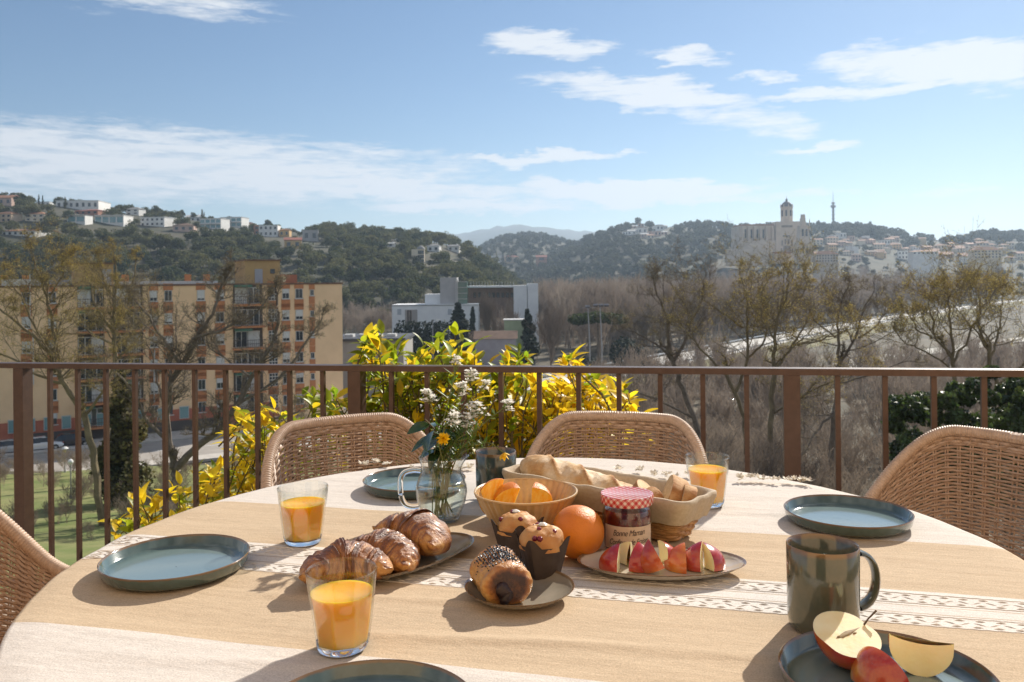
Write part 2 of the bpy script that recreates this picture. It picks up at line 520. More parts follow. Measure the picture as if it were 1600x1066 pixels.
def branchy(seed, height=20., spread=.35, levels=4, thick=.3, up=.35, kids=(5, 5, 4), k=3):
    """a bare tree as a list of (points, radii); height in metres"""
    r = random.Random(seed); out = []

    def grow(p, d, ln, rad, lv):
        n = 5 if lv == 0 else 4 if lv < 3 else 3
        P = [np.array(p)]; d = np.array(d)
        for i in range(n):
            d = d + np.array([r.gauss(0, .13), r.gauss(0, .13), r.gauss(.05, .08) + up * .1])
            d /= np.linalg.norm(d)
            P.append(P[-1] + d * ln / n)
        rr = np.linspace(rad, rad * (.35 if lv else .5), n + 1)
        out.append((np.array(P), rr, lv))
        if lv >= levels: return
        kk = kids[min(lv, len(kids) - 1)]
        for j in range(kk):
            t = r.uniform(.35 if lv == 0 else .2, 1.0) if j else 1.0
            i = min(int(t * n), n - 1); q = P[i] + (P[i + 1] - P[i]) * (t * n - i)
            az_ = r.uniform(0, 6.28)
            nd = d * r.uniform(.6, 1.0) + spread * 2.2 * np.array([math.cos(az_), math.sin(az_), r.uniform(-.1, .5)])
            nd[2] += up
            nd /= np.linalg.norm(nd)
            grow(q, nd, ln * r.uniform(.45, .72), rad * r.uniform(.38, .55), lv + 1)
    grow((0, 0, 0), (0, 0, 1), height * .42, thick, 0)
    return out


def branches_mesh(br, k0=6, minr=0.0):
    mb = MB()
    for P, rr, lv in br:
        mb.tube(P, np.maximum(rr, minr), max(3, k0 - lv), cap=False)
    return mb


pine_protos = []
for sd in range(6):
    r = random.Random(sd)
    bl = [(r.uniform(-2.2, 2.2), r.uniform(-2.2, 2.2), r.uniform(3.6, 7.2), r.uniform(1.2, 2.4), r.uniform(1.2, 2.4), r.uniform(.9, 1.7)) for _ in range(9)]
    pine_protos.append(join(leaf_cloud(520, bl, .46, sd), mb_tris(MB().tube([(0, 0, -1.5), (.1, 0, 2), (0, .1, 5)], [.25, .2, .1], 4))))
small_protos = []
for sd in range(5):
    r = random.Random(sd + 50)
    bl = [(r.uniform(-2, 2), r.uniform(-2, 2), r.uniform(2.2, 6), r.uniform(1.3, 2.4), r.uniform(1.3, 2.4), r.uniform(1.1, 2)) for _ in range(6)]
    small_protos.append(leaf_cloud(170, bl, .8, sd + 50))
bare_protos = []


def ribbons(br, minr, seed):
    """far bare trees: trunk as a tube, every branch as a narrow ribbon"""
    r = np.random.RandomState(seed); Vs, Fs, n = [], [], 0
    for P, rr, lv in br:
        if lv: P, rr = P[[0, len(P) // 2, -1]], rr[[0, len(P) // 2, -1]]
        w = np.cross(P[-1] - P[0], r.normal(size=3)); w /= np.linalg.norm(w) + 1e-9
        o = np.maximum(rr, minr)[:, None] * w
        V = np.stack([P - o, P + o], 1).reshape(-1, 3); m = len(P)
        F = [(2 * i, 2 * i + 1, 2 * i + 3) for i in range(m - 1)] + [(2 * i, 2 * i + 3, 2 * i + 2) for i in range(m - 1)]
        Vs.append(V); Fs.append(np.array(F) + n); n += len(V)
    return np.concatenate(Vs), np.concatenate(Fs)


for sd in range(6):
    br = branchy(sd + 20, 24, .30, 4, .30, .55, (8, 6, 4, 3))
    bare_protos.append(ribbons(br, .04, sd))

HG = 'houses on the wooded hillside'
HL = [
    ('pinkish villa with a terracotta roof high on the ridge', -12, 304, 21, 321, 'pink', 'terra', 'gable', (3, 1), None),
    ('low white flat roofed villa on the ridge beside tall cypresses', 57, 309, 81, 318, 'white', 'white', 'flat', (4, 1), None),
    ('long white modern villa spread along the ridge behind a cypress', 88, 314, 152, 327, 'white', 'white', 'flat', (7, 1), None),
    ('tan villa with deep balconies above the long low terracotta roof', -6, 330, 23, 348, 'tan', 'terra', 'hip', (3, 2), None),
    ('cream and orange villa with a small upper storey', 40, 330, 70, 346, 'cream', 'terra', 'hip', (3, 2), None),
    ('white villa with a pale blue glass corner', 106, 337, 135, 349, 'white', 'grey', 'flat', (2, 1), 'teal'),
    ('dark brick villa with a wide red roof', 118, 326, 160, 336, 'brick', 'red', 'hip', (4, 1), None),
    ('white villa with a long teal glazed terrace and two white turrets', 149, 337, 194, 351, 'white', 'white', 'flat', (4, 1), 'teal'),
    ('long low white house under a terracotta roof above the dark scrub', 3, 357, 66, 369, 'white', 'terra', 'gable', (6, 1), None),
    ('tan villa half hidden by trees on the ridge', 162, 315, 179, 327, 'tan', 'terra', 'gable', (2, 1), None),
    ('white villa behind a palm on the ridge', 198, 323, 221, 336, 'white', 'grey', 'hip', (2, 2), None),
    ('stepped white villa with two rows of small dark windows', 221, 340, 263, 354, 'white', 'white', 'flat', (5, 2), None),
    ('white villa with a shallow gable just under the skyline cypresses', 290, 330, 315, 343, 'white', 'white', 'gable', (3, 1), None),
    ('rose brown house on the slope below the white gabled villa', 270, 348, 301, 362, 'pink', 'brown', 'hip', (3, 1), None),
    ('white villa of two teal glazed storeys', 314, 342, 350, 358, 'white', 'white', 'flat', (4, 2), 'teal'),
    ('white villa with a raised box and a teal glazed terrace', 346, 340, 381, 355, 'white', 'white', 'flat', (4, 2), 'teal'),
    ('red brick house behind the teal glazed villas', 378, 336, 398, 351, 'brick', 'brown', 'hip', (2, 1), None),
    ('narrow brick house leaning against the bright white block', 396, 351, 406, 367, 'brick', 'brown', 'hip', (1, 2), None),
    ('bright white block with a green panelled roof corner', 405, 352, 434, 370, 'white', 'green', 'flat', (4, 2), None),
    ('ochre house beside the bright white block', 437, 357, 453, 370, 'ochre', 'terra', 'hip', (2, 1), None),
    ('ochre gabled house with a red roof standing lowest on the slope', 443, 371, 469, 389, 'ochre', 'red', 'gable', (2, 1), None),
    ('small white house on the ridge above the ochre house', 437, 348, 453, 357, 'white', 'terra', 'hip', (2, 1), None),
    ('grey unfinished house in the scrub', 472, 360, 496, 377, 'grey', 'grey', 'flat', (2, 1), None),
    ('white cottage on the crest where the pinewood begins', 464, 351, 478, 359, 'white', 'terra', 'gable', (2, 1), None),
    ('pale house showing between the pines near the tower', 669, 381, 688, 394, 'white', 'grey', 'hip', (2, 1), None),
    ('pale house with a round gable at the end of the pinewood', 701, 382, 719, 393, 'white', 'grey', 'gable', (2, 1), None),
    ('white cabin glimpsed inside the pinewood', 606, 379, 617, 386, 'white', 'white', 'gable', (1, 1), None),
]

r = random.Random(11); TG = 'houses of the old town'
tl = ['cream town house with a terracotta roof crowded below the far ridge', 'ochre town house with a tiled roof crowded below the far ridge', 'pinkish town house with a tiled roof crowded below the far ridge', 'white town house with a flat roof crowded below the far ridge', 'stone town house with a tiled roof crowded below the far ridge']
tw_ = ['cream', 'ochre', 'pink', 'white', 'stone']
TOWN, FARH = [], []
for i in range(96):
    x = r.uniform(1272, 1680); y = r.uniform(382, 416) - (5 if x < 1400 else 0)
    k_ = r.choice([0, 0, 1, 2, 3, 4, 0])
    TOWN.append((x, y, r.uniform(9, 19) if i > 6 else r.uniform(20, 32), r.uniform(8, 13), k_, 'white' if k_ == 3 else r.choice(['terra', 'brown', 'terra']), 'flat' if k_ == 3 else r.choice(['gable', 'hip']), r.uniform(-.4, .4)))
for i in range(26):
    x = r.uniform(972, 1054) if i < 17 else r.uniform(1290, 1480); w = r.uniform(8, 15)
    FARH.append((x, r.uniform(350, 374) + (6 if x > 1200 else 0), w, w * r.uniform(.45, .7), r.choice(['white', 'white', 'pink', 'cream']), r.choice(['terra', 'white']), r.choice(['flat', 'gable']), r.uniform(-.4, .4)))


def hides(px, base_y, top_px, rects):
    for x0, x1, y0, y1 in rects:
        if x0 - top_px * .35 < px < x1 + top_px * .35 and base_y > y1 - 1 and base_y - top_px < y1 - (y1 - y0) * .25: return True
    return False


M_pine = pm('pine_wood_mat', (.042, .060, .022), .9, (.155, .15, .06), .05, island=.22, objrand=0, translucent=.35, detail=2, world=True)
M_pine2 = pm('far_wood_mat', (.034, .046, .02), .9, (.10, .10, .05), .025, island=.22, translucent=.3, detail=2, world=True)
M_bare = pm('bare_wood_mat', (.20, .155, .125), .95, (.36, .295, .235), .03, detail=3, translucent=.3, world=True)
tf = []
r = random.Random(3)
rects = [(h_[1], h_[3], h_[2], h_[4]) for h_ in HL] + [(644, 668, 384, 420)]
for i in range(2500):
    px = r.uniform(-200, 870); t = r.uniform(.03, 1.02) ** .85
    D = 330 + t * 430
    z_ = LH(px, D); s = r.uniform(.7, 1.3) * (1.2 if t > .9 and px > 480 else 1)
    if t > .55 and px < 480:
        s *= .72
        if r.random() < .35: continue
    by = YH - ROLL * (px - 800) - (z_ - CAMZ) / D * FPX
    if hides(px, by, 8.2 * s * FPX / D, rects): continue
    tf.append((r.randrange(6), (px - 800) / FPX * D, D, z_ - .4, r.uniform(0, 6.3), s, s * r.uniform(.85, 1.2)))
scatter('hillside_pinewood', pine_protos, tf, M_pine)
tf = []
rects = [(x - w / 2, x + w / 2, y - h_, y) for x, y, w, h_, *_q in TOWN] + [(x - w / 2, x + w / 2, y - h_, y) for x, y, w, h_, *_q in FARH] + [(1156, 1270, 330, 406), (1136, 1200, 389, 410)]
for i in range(3800):
    px = r.uniform(800, 1900); t = r.uniform(.02, 1.03)
    D = 650 + t * 850
    if t < .42 and px > 1255 and r.random() < .7: continue
    s = r.uniform(1.0, 1.9) * (.7 if px > 1255 and t < .5 else 1); z_ = RH(px, D)
    by = YH - ROLL * (px - 800) - (z_ - CAMZ) / D * FPX
    if hides(px, by, 7.2 * s * FPX / D, rects) or (1130 < px < 1274 and D < 915): continue
    tf.append((r.randrange(5), (px - 800) / FPX * D, D, z_ - .5, r.uniform(0, 6.3), s, s * r.uniform(.8, 1.1)))
for i in range(1000):
    px = r.uniform(700, 1080); t = r.uniform(.05, 1.03)
    D = 900 + t * 1000
    s = r.uniform(1.1, 1.8)
    tf.append((r.randrange(5), (px - 800) / FPX * D, D, MH(px, D) - .5, r.uniform(0, 6.3), s, s))
scatter('far_hill_woodland', small_protos, tf, M_pine2)
# bare poplars and willows along the river
HW = [(-26, 118), (-3, 146), (30, 192), (81, 265), (192, 416), (448, 729), (760, 1080)]


def near_road(X, Y, w):
    for (a, b) in zip(HW[:-1], HW[1:]):
        ax, ay = a; bx, by = b
        t = max(0, min(1, ((X - ax) * (bx - ax) + (Y - ay) * (by - ay)) / ((bx - ax) ** 2 + (by - ay) ** 2)))
        if math.hypot(X - ax - t * (bx - ax), Y - ay - t * (by - ay)) < w: return True
    return False


tf = []
for i in range(3400):
    px = r.uniform(380, 1800); D = r.uniform(205, 640) if i < 1900 else r.uniform(240, 470)
    X = (px - 800) / FPX * D
    if near_road(X, D, 16): continue
    # keep the near side of the road open, and the white complex clear
    ylim = np.interp(X, [h[0] for h in HW], [h[1] for h in HW])
    if D < ylim and X > -4: continue
    if -48 < X < 16 and 225 < D < 312: continue
    if D < 300 and X < 20 and r.random() < .55: continue
    if X < -20 and D < 300: continue
    hgt = r.uniform(.55, 1.0) * (1.12 if 850 < px < 1250 else .9)
    if px < 760: hgt *= .78
    tf.append((r.randrange(6), X, D, gz(X, D) - .3, r.uniform(0, 6.3), hgt * r.uniform(.8, 1.15), hgt))
for i in range(900):
    px = r.uniform(1080, 1850); D = r.uniform(420, 800); X = (px - 800) / FPX * D
    if near_road(X, D, 20) or D < np.interp(X, [h[0] for h in HW], [h[1] for h in HW]): continue
    s = r.uniform(.7, 1.15)
    tf.append((r.randrange(6), X, D, max(gz(X, D), RH(px, D)) - .3, r.uniform(0, 6.3), s * r.uniform(.9, 1.3), s))
for i in range(170):
    px = r.uniform(930, 1720); D = r.uniform(75, 185); X = (px - 800) / FPX * D
    if near_road(X, D, 12): continue
    s = r.uniform(.26, .50)
    tf.append((r.randrange(6), X, D, gz(X, D) - .3, r.uniform(0, 6.3), s * 1.2, s))
scatter('riverside_bare_woodland', bare_protos, tf, M_bare)

# ------------------------------------------------------------------ the dual carriageway on its low bank
M_road = pm('road_mat', (.40, .375, .335), .8, (.50, .47, .42), .3, .2, 20)
mb = MB()
P = []
for (a, b) in zip(HW[:-1], HW[1:]):
    for t in np.linspace(0, 1, 8, endpoint=False): P.append((a[0] + (b[0] - a[0]) * t, a[1] + (b[1] - a[1]) * t, -18.6 if a[1] > 140 else -18.8))
struct('carriageway', strip(MB(), P, 13.0), M_road, False)
bank = pm('bank_mat', (.15, .14, .05), .95, (.25, .21, .11), .15, .4, 2)
Pn = np.array(P); T = np.gradient(Pn, axis=0); T[:, 2] = 0; T /= np.linalg.norm(T, axis=1)[:, None]
Nn = np.stack([-T[:, 1], T[:, 0], T[:, 2] * 0], 1)
for s in (-1, 1):
    a = Pn + Nn * s * 6.5 + [0, 0, -.03]; b = Pn + Nn * s * 13.; b[:, 2] = -21.3
    struct('embankment', MB().grid(np.stack([a, b], 1)), bank)
mb = MB()
for off in (-6.0, -.25, .25, 6.0):
    strip(mb, [tuple(p + n_ * off) for p, n_ in zip(Pn, Nn)], .22, .012)
struct('road_marking', mb, M_white, False)
M_galv = pm('galvanised_steel', (.55, .55, .54), .45, metal=.6)
for s, lab in ((-1, 'steel crash barrier along the near edge of the carriageway'), (1, 'steel crash barrier along the river side of the carriageway')):
    q = Pn + Nn * s * 6.35
    t = thing('crash_barrier', lab, 'barrier', tuple(q[0]))
    pp = q + [0, 0, .72]
    MB().grid(np.stack([pp + [0, 0, -.18], pp + Nn * s * -.05 + [0, 0, -.09], pp + [0, 0, 0], pp + Nn * s * -.05 + [0, 0, .09], pp + [0, 0, .18]], 1)).obj('beam', M_galv, t, origin=q[0])
    post = MB().box((0, 0, .3), (.14, .12, .9)).mesh('post')
    for i in range(4, len(q) - 12):
        for f in (0, .33, .66):
            c = q[i] + (q[i + 1] - q[i]) * f - q[0] + Nn[i] * s * .1
            link('post', post, M_galv, t, tuple(c))
# the service road and parking ground on the near side
M_pale = pm('pale_ground_mat', (.46, .43, .37), .9, (.33, .30, .24), .08, .3, 4)
lp = [tuple(onz(x, y, -20.55)) for x, y in [(1200, 640), (1290, 588), (1340, 566), (1400, 556), (1480, 546), (1560, 535), (1680, 520)]]
struct('service_road', strip(MB(), lp, 9.0, .06), M_pale, False)
lot = MB().grid(np.array([[tuple(onz(x, y, -20.4)) for x in (1120, 1230, 1340, 1400)] for y in (705, 680, 650, 622)]))
struct('parking_ground', lot, pm('lot_mat', (.36, .33, .29), .9, (.24, .21, .17), .12, .3, 4), False)
dry = MB().grid(np.array([[tuple(onz(x, y, -20.52)) for x in np.linspace(1020, 1640, 12)] for y in (615, 600, 590, 580)]))
struct('dry_grass', dry, pm('dry_grass_mat', (.24, .20, .07), .95, (.13, .15, .045), .12, .5, 3), False)

# ================================================================== BUILDINGS
M_glass_dark = pm('window_glass', (.03, .04, .05), .12, spec=.6)
M_teal = pm('teal_glass', (.16, .30, .32), .15, spec=.6)
M_shut = pm('white_shutter', (.62, .61, .58), .6, (.54, .53, .51), 3)
WALLS = dict(white=(.80, .78, .74), cream=(.70, .60, .46), tan=(.62, .46, .32), ochre=(.66, .43, .19), pink=(.60, .42, .34), brick=(.42, .20, .13), grey=(.44, .42, .40), stone=(.52, .43, .34))
ROOFS = dict(terra=(.36, .17, .09), brown=(.20, .12, .08), grey=(.30, .29, .28), white=(.66, .65, .62), green=(.10, .16, .06), red=(.36, .12, .08))
def wallm(k): return pm('wall_' + k, WALLS[k], .85, tuple(.86 * c for c in WALLS[k]), .35, .2, 6)
def roofm(k): return pm('roof_' + k, ROOFS[k], .85, tuple(.72 * c for c in ROOFS[k]), .6, .3, 4)


def house(name, label, x0, y0, x1, y1, P, wall, roof='terra', kind='gable', wins=(3, 1), glass=None, group=None, cat='house', sink=5.0, rz=0.0, deep=.75):
    D = P.y; k = D / FPX
    w, h = (x1 - x0) * k, (y1 - y0) * k
    d = max(5.0, w * deep)
    rh = 0 if kind == 'flat' else min(.32 * h, w * .16)
    t = thing(name, label, cat, (P.x, P.y + d / 2, P.z), rz, group)
    wm = wallm(wall)
    hh = h - rh
    wb = MB().box((0, 0, (hh - sink) / 2), (w, d, hh + sink))
    wb.obj('wall', wm, t, False)
    ov = .45
    if kind == 'flat':
        MB().box((0, 0, hh + .17), (w + .5, d + .5, .35)).obj('roof', roofm(roof), t, False)
    elif kind == 'gable':
        X, Yd = w / 2 + ov, d / 2 + ov
        v = [(-X, -Yd, hh), (X, -Yd, hh), (X, Yd, hh), (-X, Yd, hh), (-X, 0, hh + rh), (X, 0, hh + rh)]
        v += [(p[0], p[1], p[2] - .25) for p in v]
        ro = MB().add(v, [(0, 1, 5, 4), (2, 3, 4, 5), (6, 10, 11, 7), (8, 11, 10, 9), (0, 6, 7, 1), (2, 8, 9, 3), (0, 4, 10, 6), (3, 9, 10, 4), (1, 7, 11, 5), (2, 5, 11, 8)]).obj('roof', roofm(roof), t, False)
        MB().box((w * .22, d * .1, hh + rh * .8), (.9, .9, 1.6)).obj('chimney', wm, ro, False)
    else:
        X, Yd = w / 2 + ov, d / 2 + ov
        q = max(.5, X - Yd)
        v = [(-X, -Yd, hh), (X, -Yd, hh), (X, Yd, hh), (-X, Yd, hh), (-q, 0, hh + rh), (q, 0, hh + rh)]
        MB().add(v, [(0, 1, 5, 4), (1, 2, 5), (2, 3, 4, 5), (3, 0, 4), (3, 2, 1, 0)]).obj('roof', roofm(roof), t, False)
    nx, nz = wins
    if nx:
        gm = glass or M_glass_dark
        ww, wh = (w / nx) * (.8 if glass else .42), (hh / nz) * (.62 if glass else .46)
        me = MB().box((0, 0, 0), (ww, .14, wh)).mesh('window', False)
        for j in range(nz):
            for i in range(nx):
                link('window', me, gm, t, ((i + .5) / nx * w - w / 2, -d / 2 - .04, (j + .52) / nz * hh))
        if glass:
            MB().box((0, -d / 2 - .7, hh / nz - .05), (w * .98, 1.5, .22)).obj('balcony', wallm('white'), t, False)
    return t


for (lab, x0, y0, x1, y1, wc, rc, kd, wi, gl) in HL:
    house('villa', lab, x0, y0, x1, y1, hit(LH, (x0 + x1) / 2, y1, 335, 760), wc, rc, kd, wi, M_teal if gl else None, HG, rz=rnd.uniform(-.25, .25))
# round cream tower house
Pt = hit(LH, 657, 420, 335, 760); k = Pt.y / FPX
t = thing('tower_house', 'round cream tower house with a domed roof among the pines', 'tower', (Pt.x, Pt.y + 4, Pt.z))
h = 36 * k; rr_ = 6.0 * k
MB().lathe([(rr_, -3), (rr_, h * .82), (rr_ * 1.1, h * .82), (rr_ * 1.1, h * .85), (rr_, h * .85)], 20).obj('wall', wallm('cream'), t)
MB().lathe([(rr_ * 1.15, h * .85), (rr_ * .95, h * .92), (rr_ * .5, h * .98), (.05, h * 1.02)], 20).obj('roof', roofm('grey'), t)
MB().box((-rr_ * 1.4, 0, h * .35), (rr_ * 2, rr_ * 1.6, h * .75 + 3)).obj('wing', wallm('cream'), t, False)
wme = MB().box((0, 0, 0), (1.3, .3, 2.0)).mesh('window', False)
for j in range(4):
    for a in (-2.2, -1.57, -.95):
        link('window', wme, M_glass_dark, t, (math.cos(a) * rr_, math.sin(a) * rr_, h * (.14 + .19 * j)), (0, 0, a + 1.57))
# houses in the valley under the middle hill
for lab, x0, y0, x1, y1, wc, rc, kd, wi in [('long white open sided house in the valley trees', 758, 400, 792, 412, 'white', 'white', 'flat', (4, 1)),
                                            ('orange walled house beside the long white house', 788, 398, 811, 412, 'tan', 'red', 'hip', (2, 1)),
                                            ('tall red brick house by dark cypresses in the valley', 838, 399, 855, 416, 'brick', 'red', 'gable', (1, 2))]:
    house('valley_house', lab, x0, y0, x1, y1, hit(MH, (x0 + x1) / 2, y1, 905, 1900), wc, rc, kd, wi, None, 'houses in the valley trees', sink=8)

# ------------------------------------------------------------------ cathedral, church and town
M_stone = pm('cathedral_stone', (.64, .53, .42), .9, (.54, .44, .345), .12, .3, 1.5)
M_stoned = pm('carved_stone', (.30, .25, .20), .9, (.22, .18, .145), .3, .4, 2)
DC = 900.; kc = DC / FPX


def cpx(x, y, D=DC):
    p = aty(x, y, D); return p


bp_ = cpx(1228, 404)
t = thing('cathedral', 'great stone cathedral with carved front and domed bell tower above the town', 'cathedral', tuple(bp_))


def cbox(name, x0, y0, x1, y1, dD, dep, mat, taper=1.0, parent=None, D=DC, org=None):
    a, b = cpx(x0, y1, D), cpx(x1, y0, D)
    o_ = org if org is not None else bp_
    return MB().box(((a.x + b.x) / 2 - o_.x, D + dD + dep / 2 - o_.y, (a.z + b.z) / 2 - o_.z), (b.x - a.x, dep, b.z - a.z), taper=taper).obj(name, mat, parent or t, False)


fr_ = cbox('front', 1213, 346, 1250, 412, 0, 14, M_stone)
cbox('nave', 1158, 352, 1215, 392, 6, 34, M_stone)
cbox('nave_roof', 1160, 349.5, 1214, 352.5, 8, 30, roofm('terra'))
cbox('lower_chapels', 1157, 376, 1213, 406, 1.5, 8, M_stone)
for i in range(6):
    x = 1161 + i * 9.4
    cbox('buttress', x, 353, x + 2.6, 400, 2.2, 5, M_stone)
for i in range(5):
    x = 1166 + i * 9.4
    cbox('window', x, 358, x + 2.2, 372, 5.5, 1, M_glass_dark)
cbox('balustrade', 1221, 352, 1238, 355.5, -.5, 1, M_stoned)
cbox('portal', 1224, 384, 1235, 404, -.8, 1.2, M_stoned)
for i, (x, y) in enumerate([(1222, 376), (1227, 374), (1232, 374), (1237, 376), (1221, 388), (1238, 388)]):
    cbox('niche', x - 1, y, x + 1.2, y + 8, -.7, 1, M_stoned)
oc = cpx(1228.5, 369); MB().lathe([(.01, -.4), (3.0, -.4), (3.0, .4), (3.8, .4), (3.8, -.6)], 20).obj('rose_window', M_glass_dark, t).location = (oc.x - bp_.x, -.3, oc.z - bp_.z)
t.children[-1].rotation_euler = (R_(90), 0, 0)
tc_ = cpx(1237, 347); tr_ = 9.6 * kc
tw = MB().lathe([(tr_ * 1.06, -6), (tr_ * 1.06, 1.5), (tr_, 1.6), (tr_, 16.6), (tr_ * 1.08, 16.8), (tr_ * 1.08, 17.6), (tr_ * .95, 17.6)], 8)
two = tw.obj('bell_tower', M_stone, t, False); two.location = (tc_.x - bp_.x, 16, tc_.z - bp_.z)
MB().lathe([(tr_ * .95, 17.6), (tr_ * .9, 19.2), (tr_ * .72, 21.4), (tr_ * .42, 23.2), (1.2, 24), (1.2, 26.2), (.6, 26.6), (.12, 27.4), (.1, 30)], 16).obj('dome', pm('dome_lead', (.14, .13, .13), .7), two)
for i in range(8):
    a = (i + .5) * math.pi / 4
    b_ = MB().box((0, 0, 0), (1.9, .5, 6.5)).obj('belfry_opening', M_glass_dark, two, False); b_.location = (math.cos(a) * tr_ * .925, math.sin(a) * tr_ * .925, 10.5); b_.rotation_euler = (0, 0, a + 1.5708)
    pin = MB().lathe([(.5, 17.6), (.5, 19.3), (.02, 21)], 6).obj('pinnacle', M_stone, two, False); pin.location = (math.cos(i * math.pi / 4) * tr_, math.sin(i * math.pi / 4) * tr_, 0)
cbox('stair_block', 1205, 396, 1246, 412, -9, 8, M_stone)
cbox('stair_roof', 1206, 394, 1232, 397, -9.4, 8, roofm('terra'))
t = thing('terrace_wall', 'long pale terrace wall below the cathedral nave', 'wall', tuple(cpx(1170, 408, 880)))
cbox('wall', 1136, 389, 1200, 416, 0, 6, M_stone, parent=t, D=880, org=cpx(1170, 408, 880))
D2 = 850.; ob = cpx(1258.5, 405, D2)
t = thing('church_tower', 'gothic church tower with a cut off stone spire right of the cathedral front', 'church tower', tuple(ob))
cbox('tower_base', 1247.5, 378, 1268.5, 412, 0, 13, M_stone, parent=t, D=D2, org=ob)
up_ = cbox('upper_stage', 1249.5, 352, 1266.5, 378.5, 1.2, 10.6, M_stone, .72, t, D2, ob)
cbox('spire', 1254, 334.5, 1262, 354, 3.8, 5.4, M_stone, .6, t, D2, ob)
for x in (1250, 1264.6):
    cbox('pinnacle', x, 342, x + 2, 360, .6, 1.4, M_stone, .35, t, D2, ob)
for y in (358, 385):
    for x in (1254, 1260):
        cbox('window', x, y, x + 2.2, y + 11, -.25 if y > 380 else .95, .6, M_glass_dark, 1, t, D2, ob)
for x in (1247.4, 1257.2, 1266.6):
    cbox('buttress', x, 380, x + 1.6, 410, -1, 1.5, M_stone, 1, t, D2, ob)
# broadcasting tower on the ridge
pb = hit(RH, 1303, 354, 1300, 1500); kt = pb.y / FPX
t = thing('broadcast_tower', 'slender concrete broadcasting tower with a round platform on the far ridge', 'tower', tuple(pb))
H = 58 * kt
MB().lathe([(2.6, -12), (2.1, H * .25), (1.7, H * .66), (1.7, H * .7)], 12).obj('shaft', pm('tower_concrete', (.26, .25, .25), .8), t)
MB().lathe([(1.7, H * .62), (4.4, H * .635), (4.4, H * .69), (1.8, H * .70), (1.8, H * .73), (2.9, H * .735), (2.9, H * .77), (.8, H * .78)], 16).obj('platform', pm('tower_concrete', (.26, .25, .25), .8), t)
MB().tube([(0, 0, H * .77), (0, 0, H * .9), (0, 0, H * 1.06)], [.55, .4, .12], 6).obj('mast', pm('mast_grey', (.3, .3, .32), .6), t)
for j in range(3):
    MB().lathe([(1.9, H * (.33 + .1 * j)), (3.0, H * (.335 + .1 * j)), (3.0, H * (.35 + .1 * j)), (1.9, H * (.355 + .1 * j))], 12).obj('antenna_ring', pm('mast_grey', (.3, .3, .32), .6), t)
# town below the far ridge
for x, y, w, hh, k_, rf, kd, rz_ in TOWN:
    house('town_house', tl[k_], x - w / 2, y - hh, x + w / 2, y, hit(RH, x, y, 655, 1300), tw_[k_], rf, kd, (max(2, int(w / 4)), 2) if w > 12 else (0, 0), None, TG + ' ' + tw_[k_], sink=8, rz=rz_)
for x0, y0, x1, y1, wc, lab in [(1522, 385, 1565, 404, 'cream', 'large cream institutional block with rows of windows in the old town'), (1426, 391, 1466, 398, 'white', 'long low white shed roof in the old town'),
                                (1275, 392, 1310, 410, 'stone', 'long stone town palace beside the church tower')]:
    P = aty((x0 + x1) / 2, y1, 780); house('town_block', lab, x0, y0, x1, y1, P, wc, 'terra', 'hip', (8, 3) if y1 - y0 > 10 else (6, 1), None, None, 'building', sink=25, deep=.4)
RG = 'white houses on the far wooded hill'
for x, y, w, hh, wc, rf, kd, rz_ in FARH:
    house('hill_house', 'small pale house among trees on the far wooded hill', x - w / 2, y - hh, x + w / 2, y, hit(RH, x, y, 700, 1500), wc, rf, kd, (2, 1), None, RG, rz=rz_)

# ------------------------------------------------------------------ apartment block
DA = 114.; AZ0 = -17.3
M_apt = pm('apartment_render', (.88, .615, .37), .9, (.81, .56, .33), .5, .2, 10)
M_aptb = pm('apartment_brick', (.56, .235, .10), .9, (.46, .185, .08), 2.5, .4, 25)
M_red = pm('red_plinth', (.48, .16, .095), .85, (.40, .13, .08), .8)
M_frame = pm('pale_frame', (.55, .53, .50), .6)
M_rail = pm('dark_railing', (.05, .045, .04), .6)


def apx(x, y):
    # where the ray meets the facade, as (distance along it from its right end, DA, height)
    u, v = pdir(x, y)
    s = (u * 114 + 23.3) / (.861 - .508 * u)
    return Vector((s, DA, CAMZ - v * (114 + .508 * s)))


xr = 0.0; xl = -64.0
ztop = 1.1
apt = thing('apartment_block', 'tan seven storey apartment block with brick window strips and balconies', 'building', stp(xl / 2, 0, AZ0), ARZ)
AO = Vector((xl / 2, DA, AZ0))


def abox(name, x0, x1, z0, z1, y0, y1, mat, parent=None, sub=None):
    p = parent or apt
    c = Vector(((x0 + x1) / 2, (y0 + y1) / 2, (z0 + z1) / 2)) - AO - (Vector(sub) if sub is not None else Vector())
    return MB().box(tuple(c), (x1 - x0, y1 - y0, z1 - z0)).obj(name, mat, p, False)


abox('wall', xl, xr, AZ0 - 2, ztop, DA, DA + 12, M_apt)
abox('coping', xl - .1, xr + .1, ztop, ztop + .22, DA - .12, DA + 12.1, roofm('brown'))
abox('red_plinth', xl, xr - 9.5, AZ0 - 1, -14.2, DA - .1, DA, M_red)
abox('garage_band', -38, -16, AZ0 - 1, -15.6, DA - .16, DA - .1, pm('garage_dark', (.10, .085, .075), .8))
rows_y = [-.1 - 2.81 * q for q in range(6)]


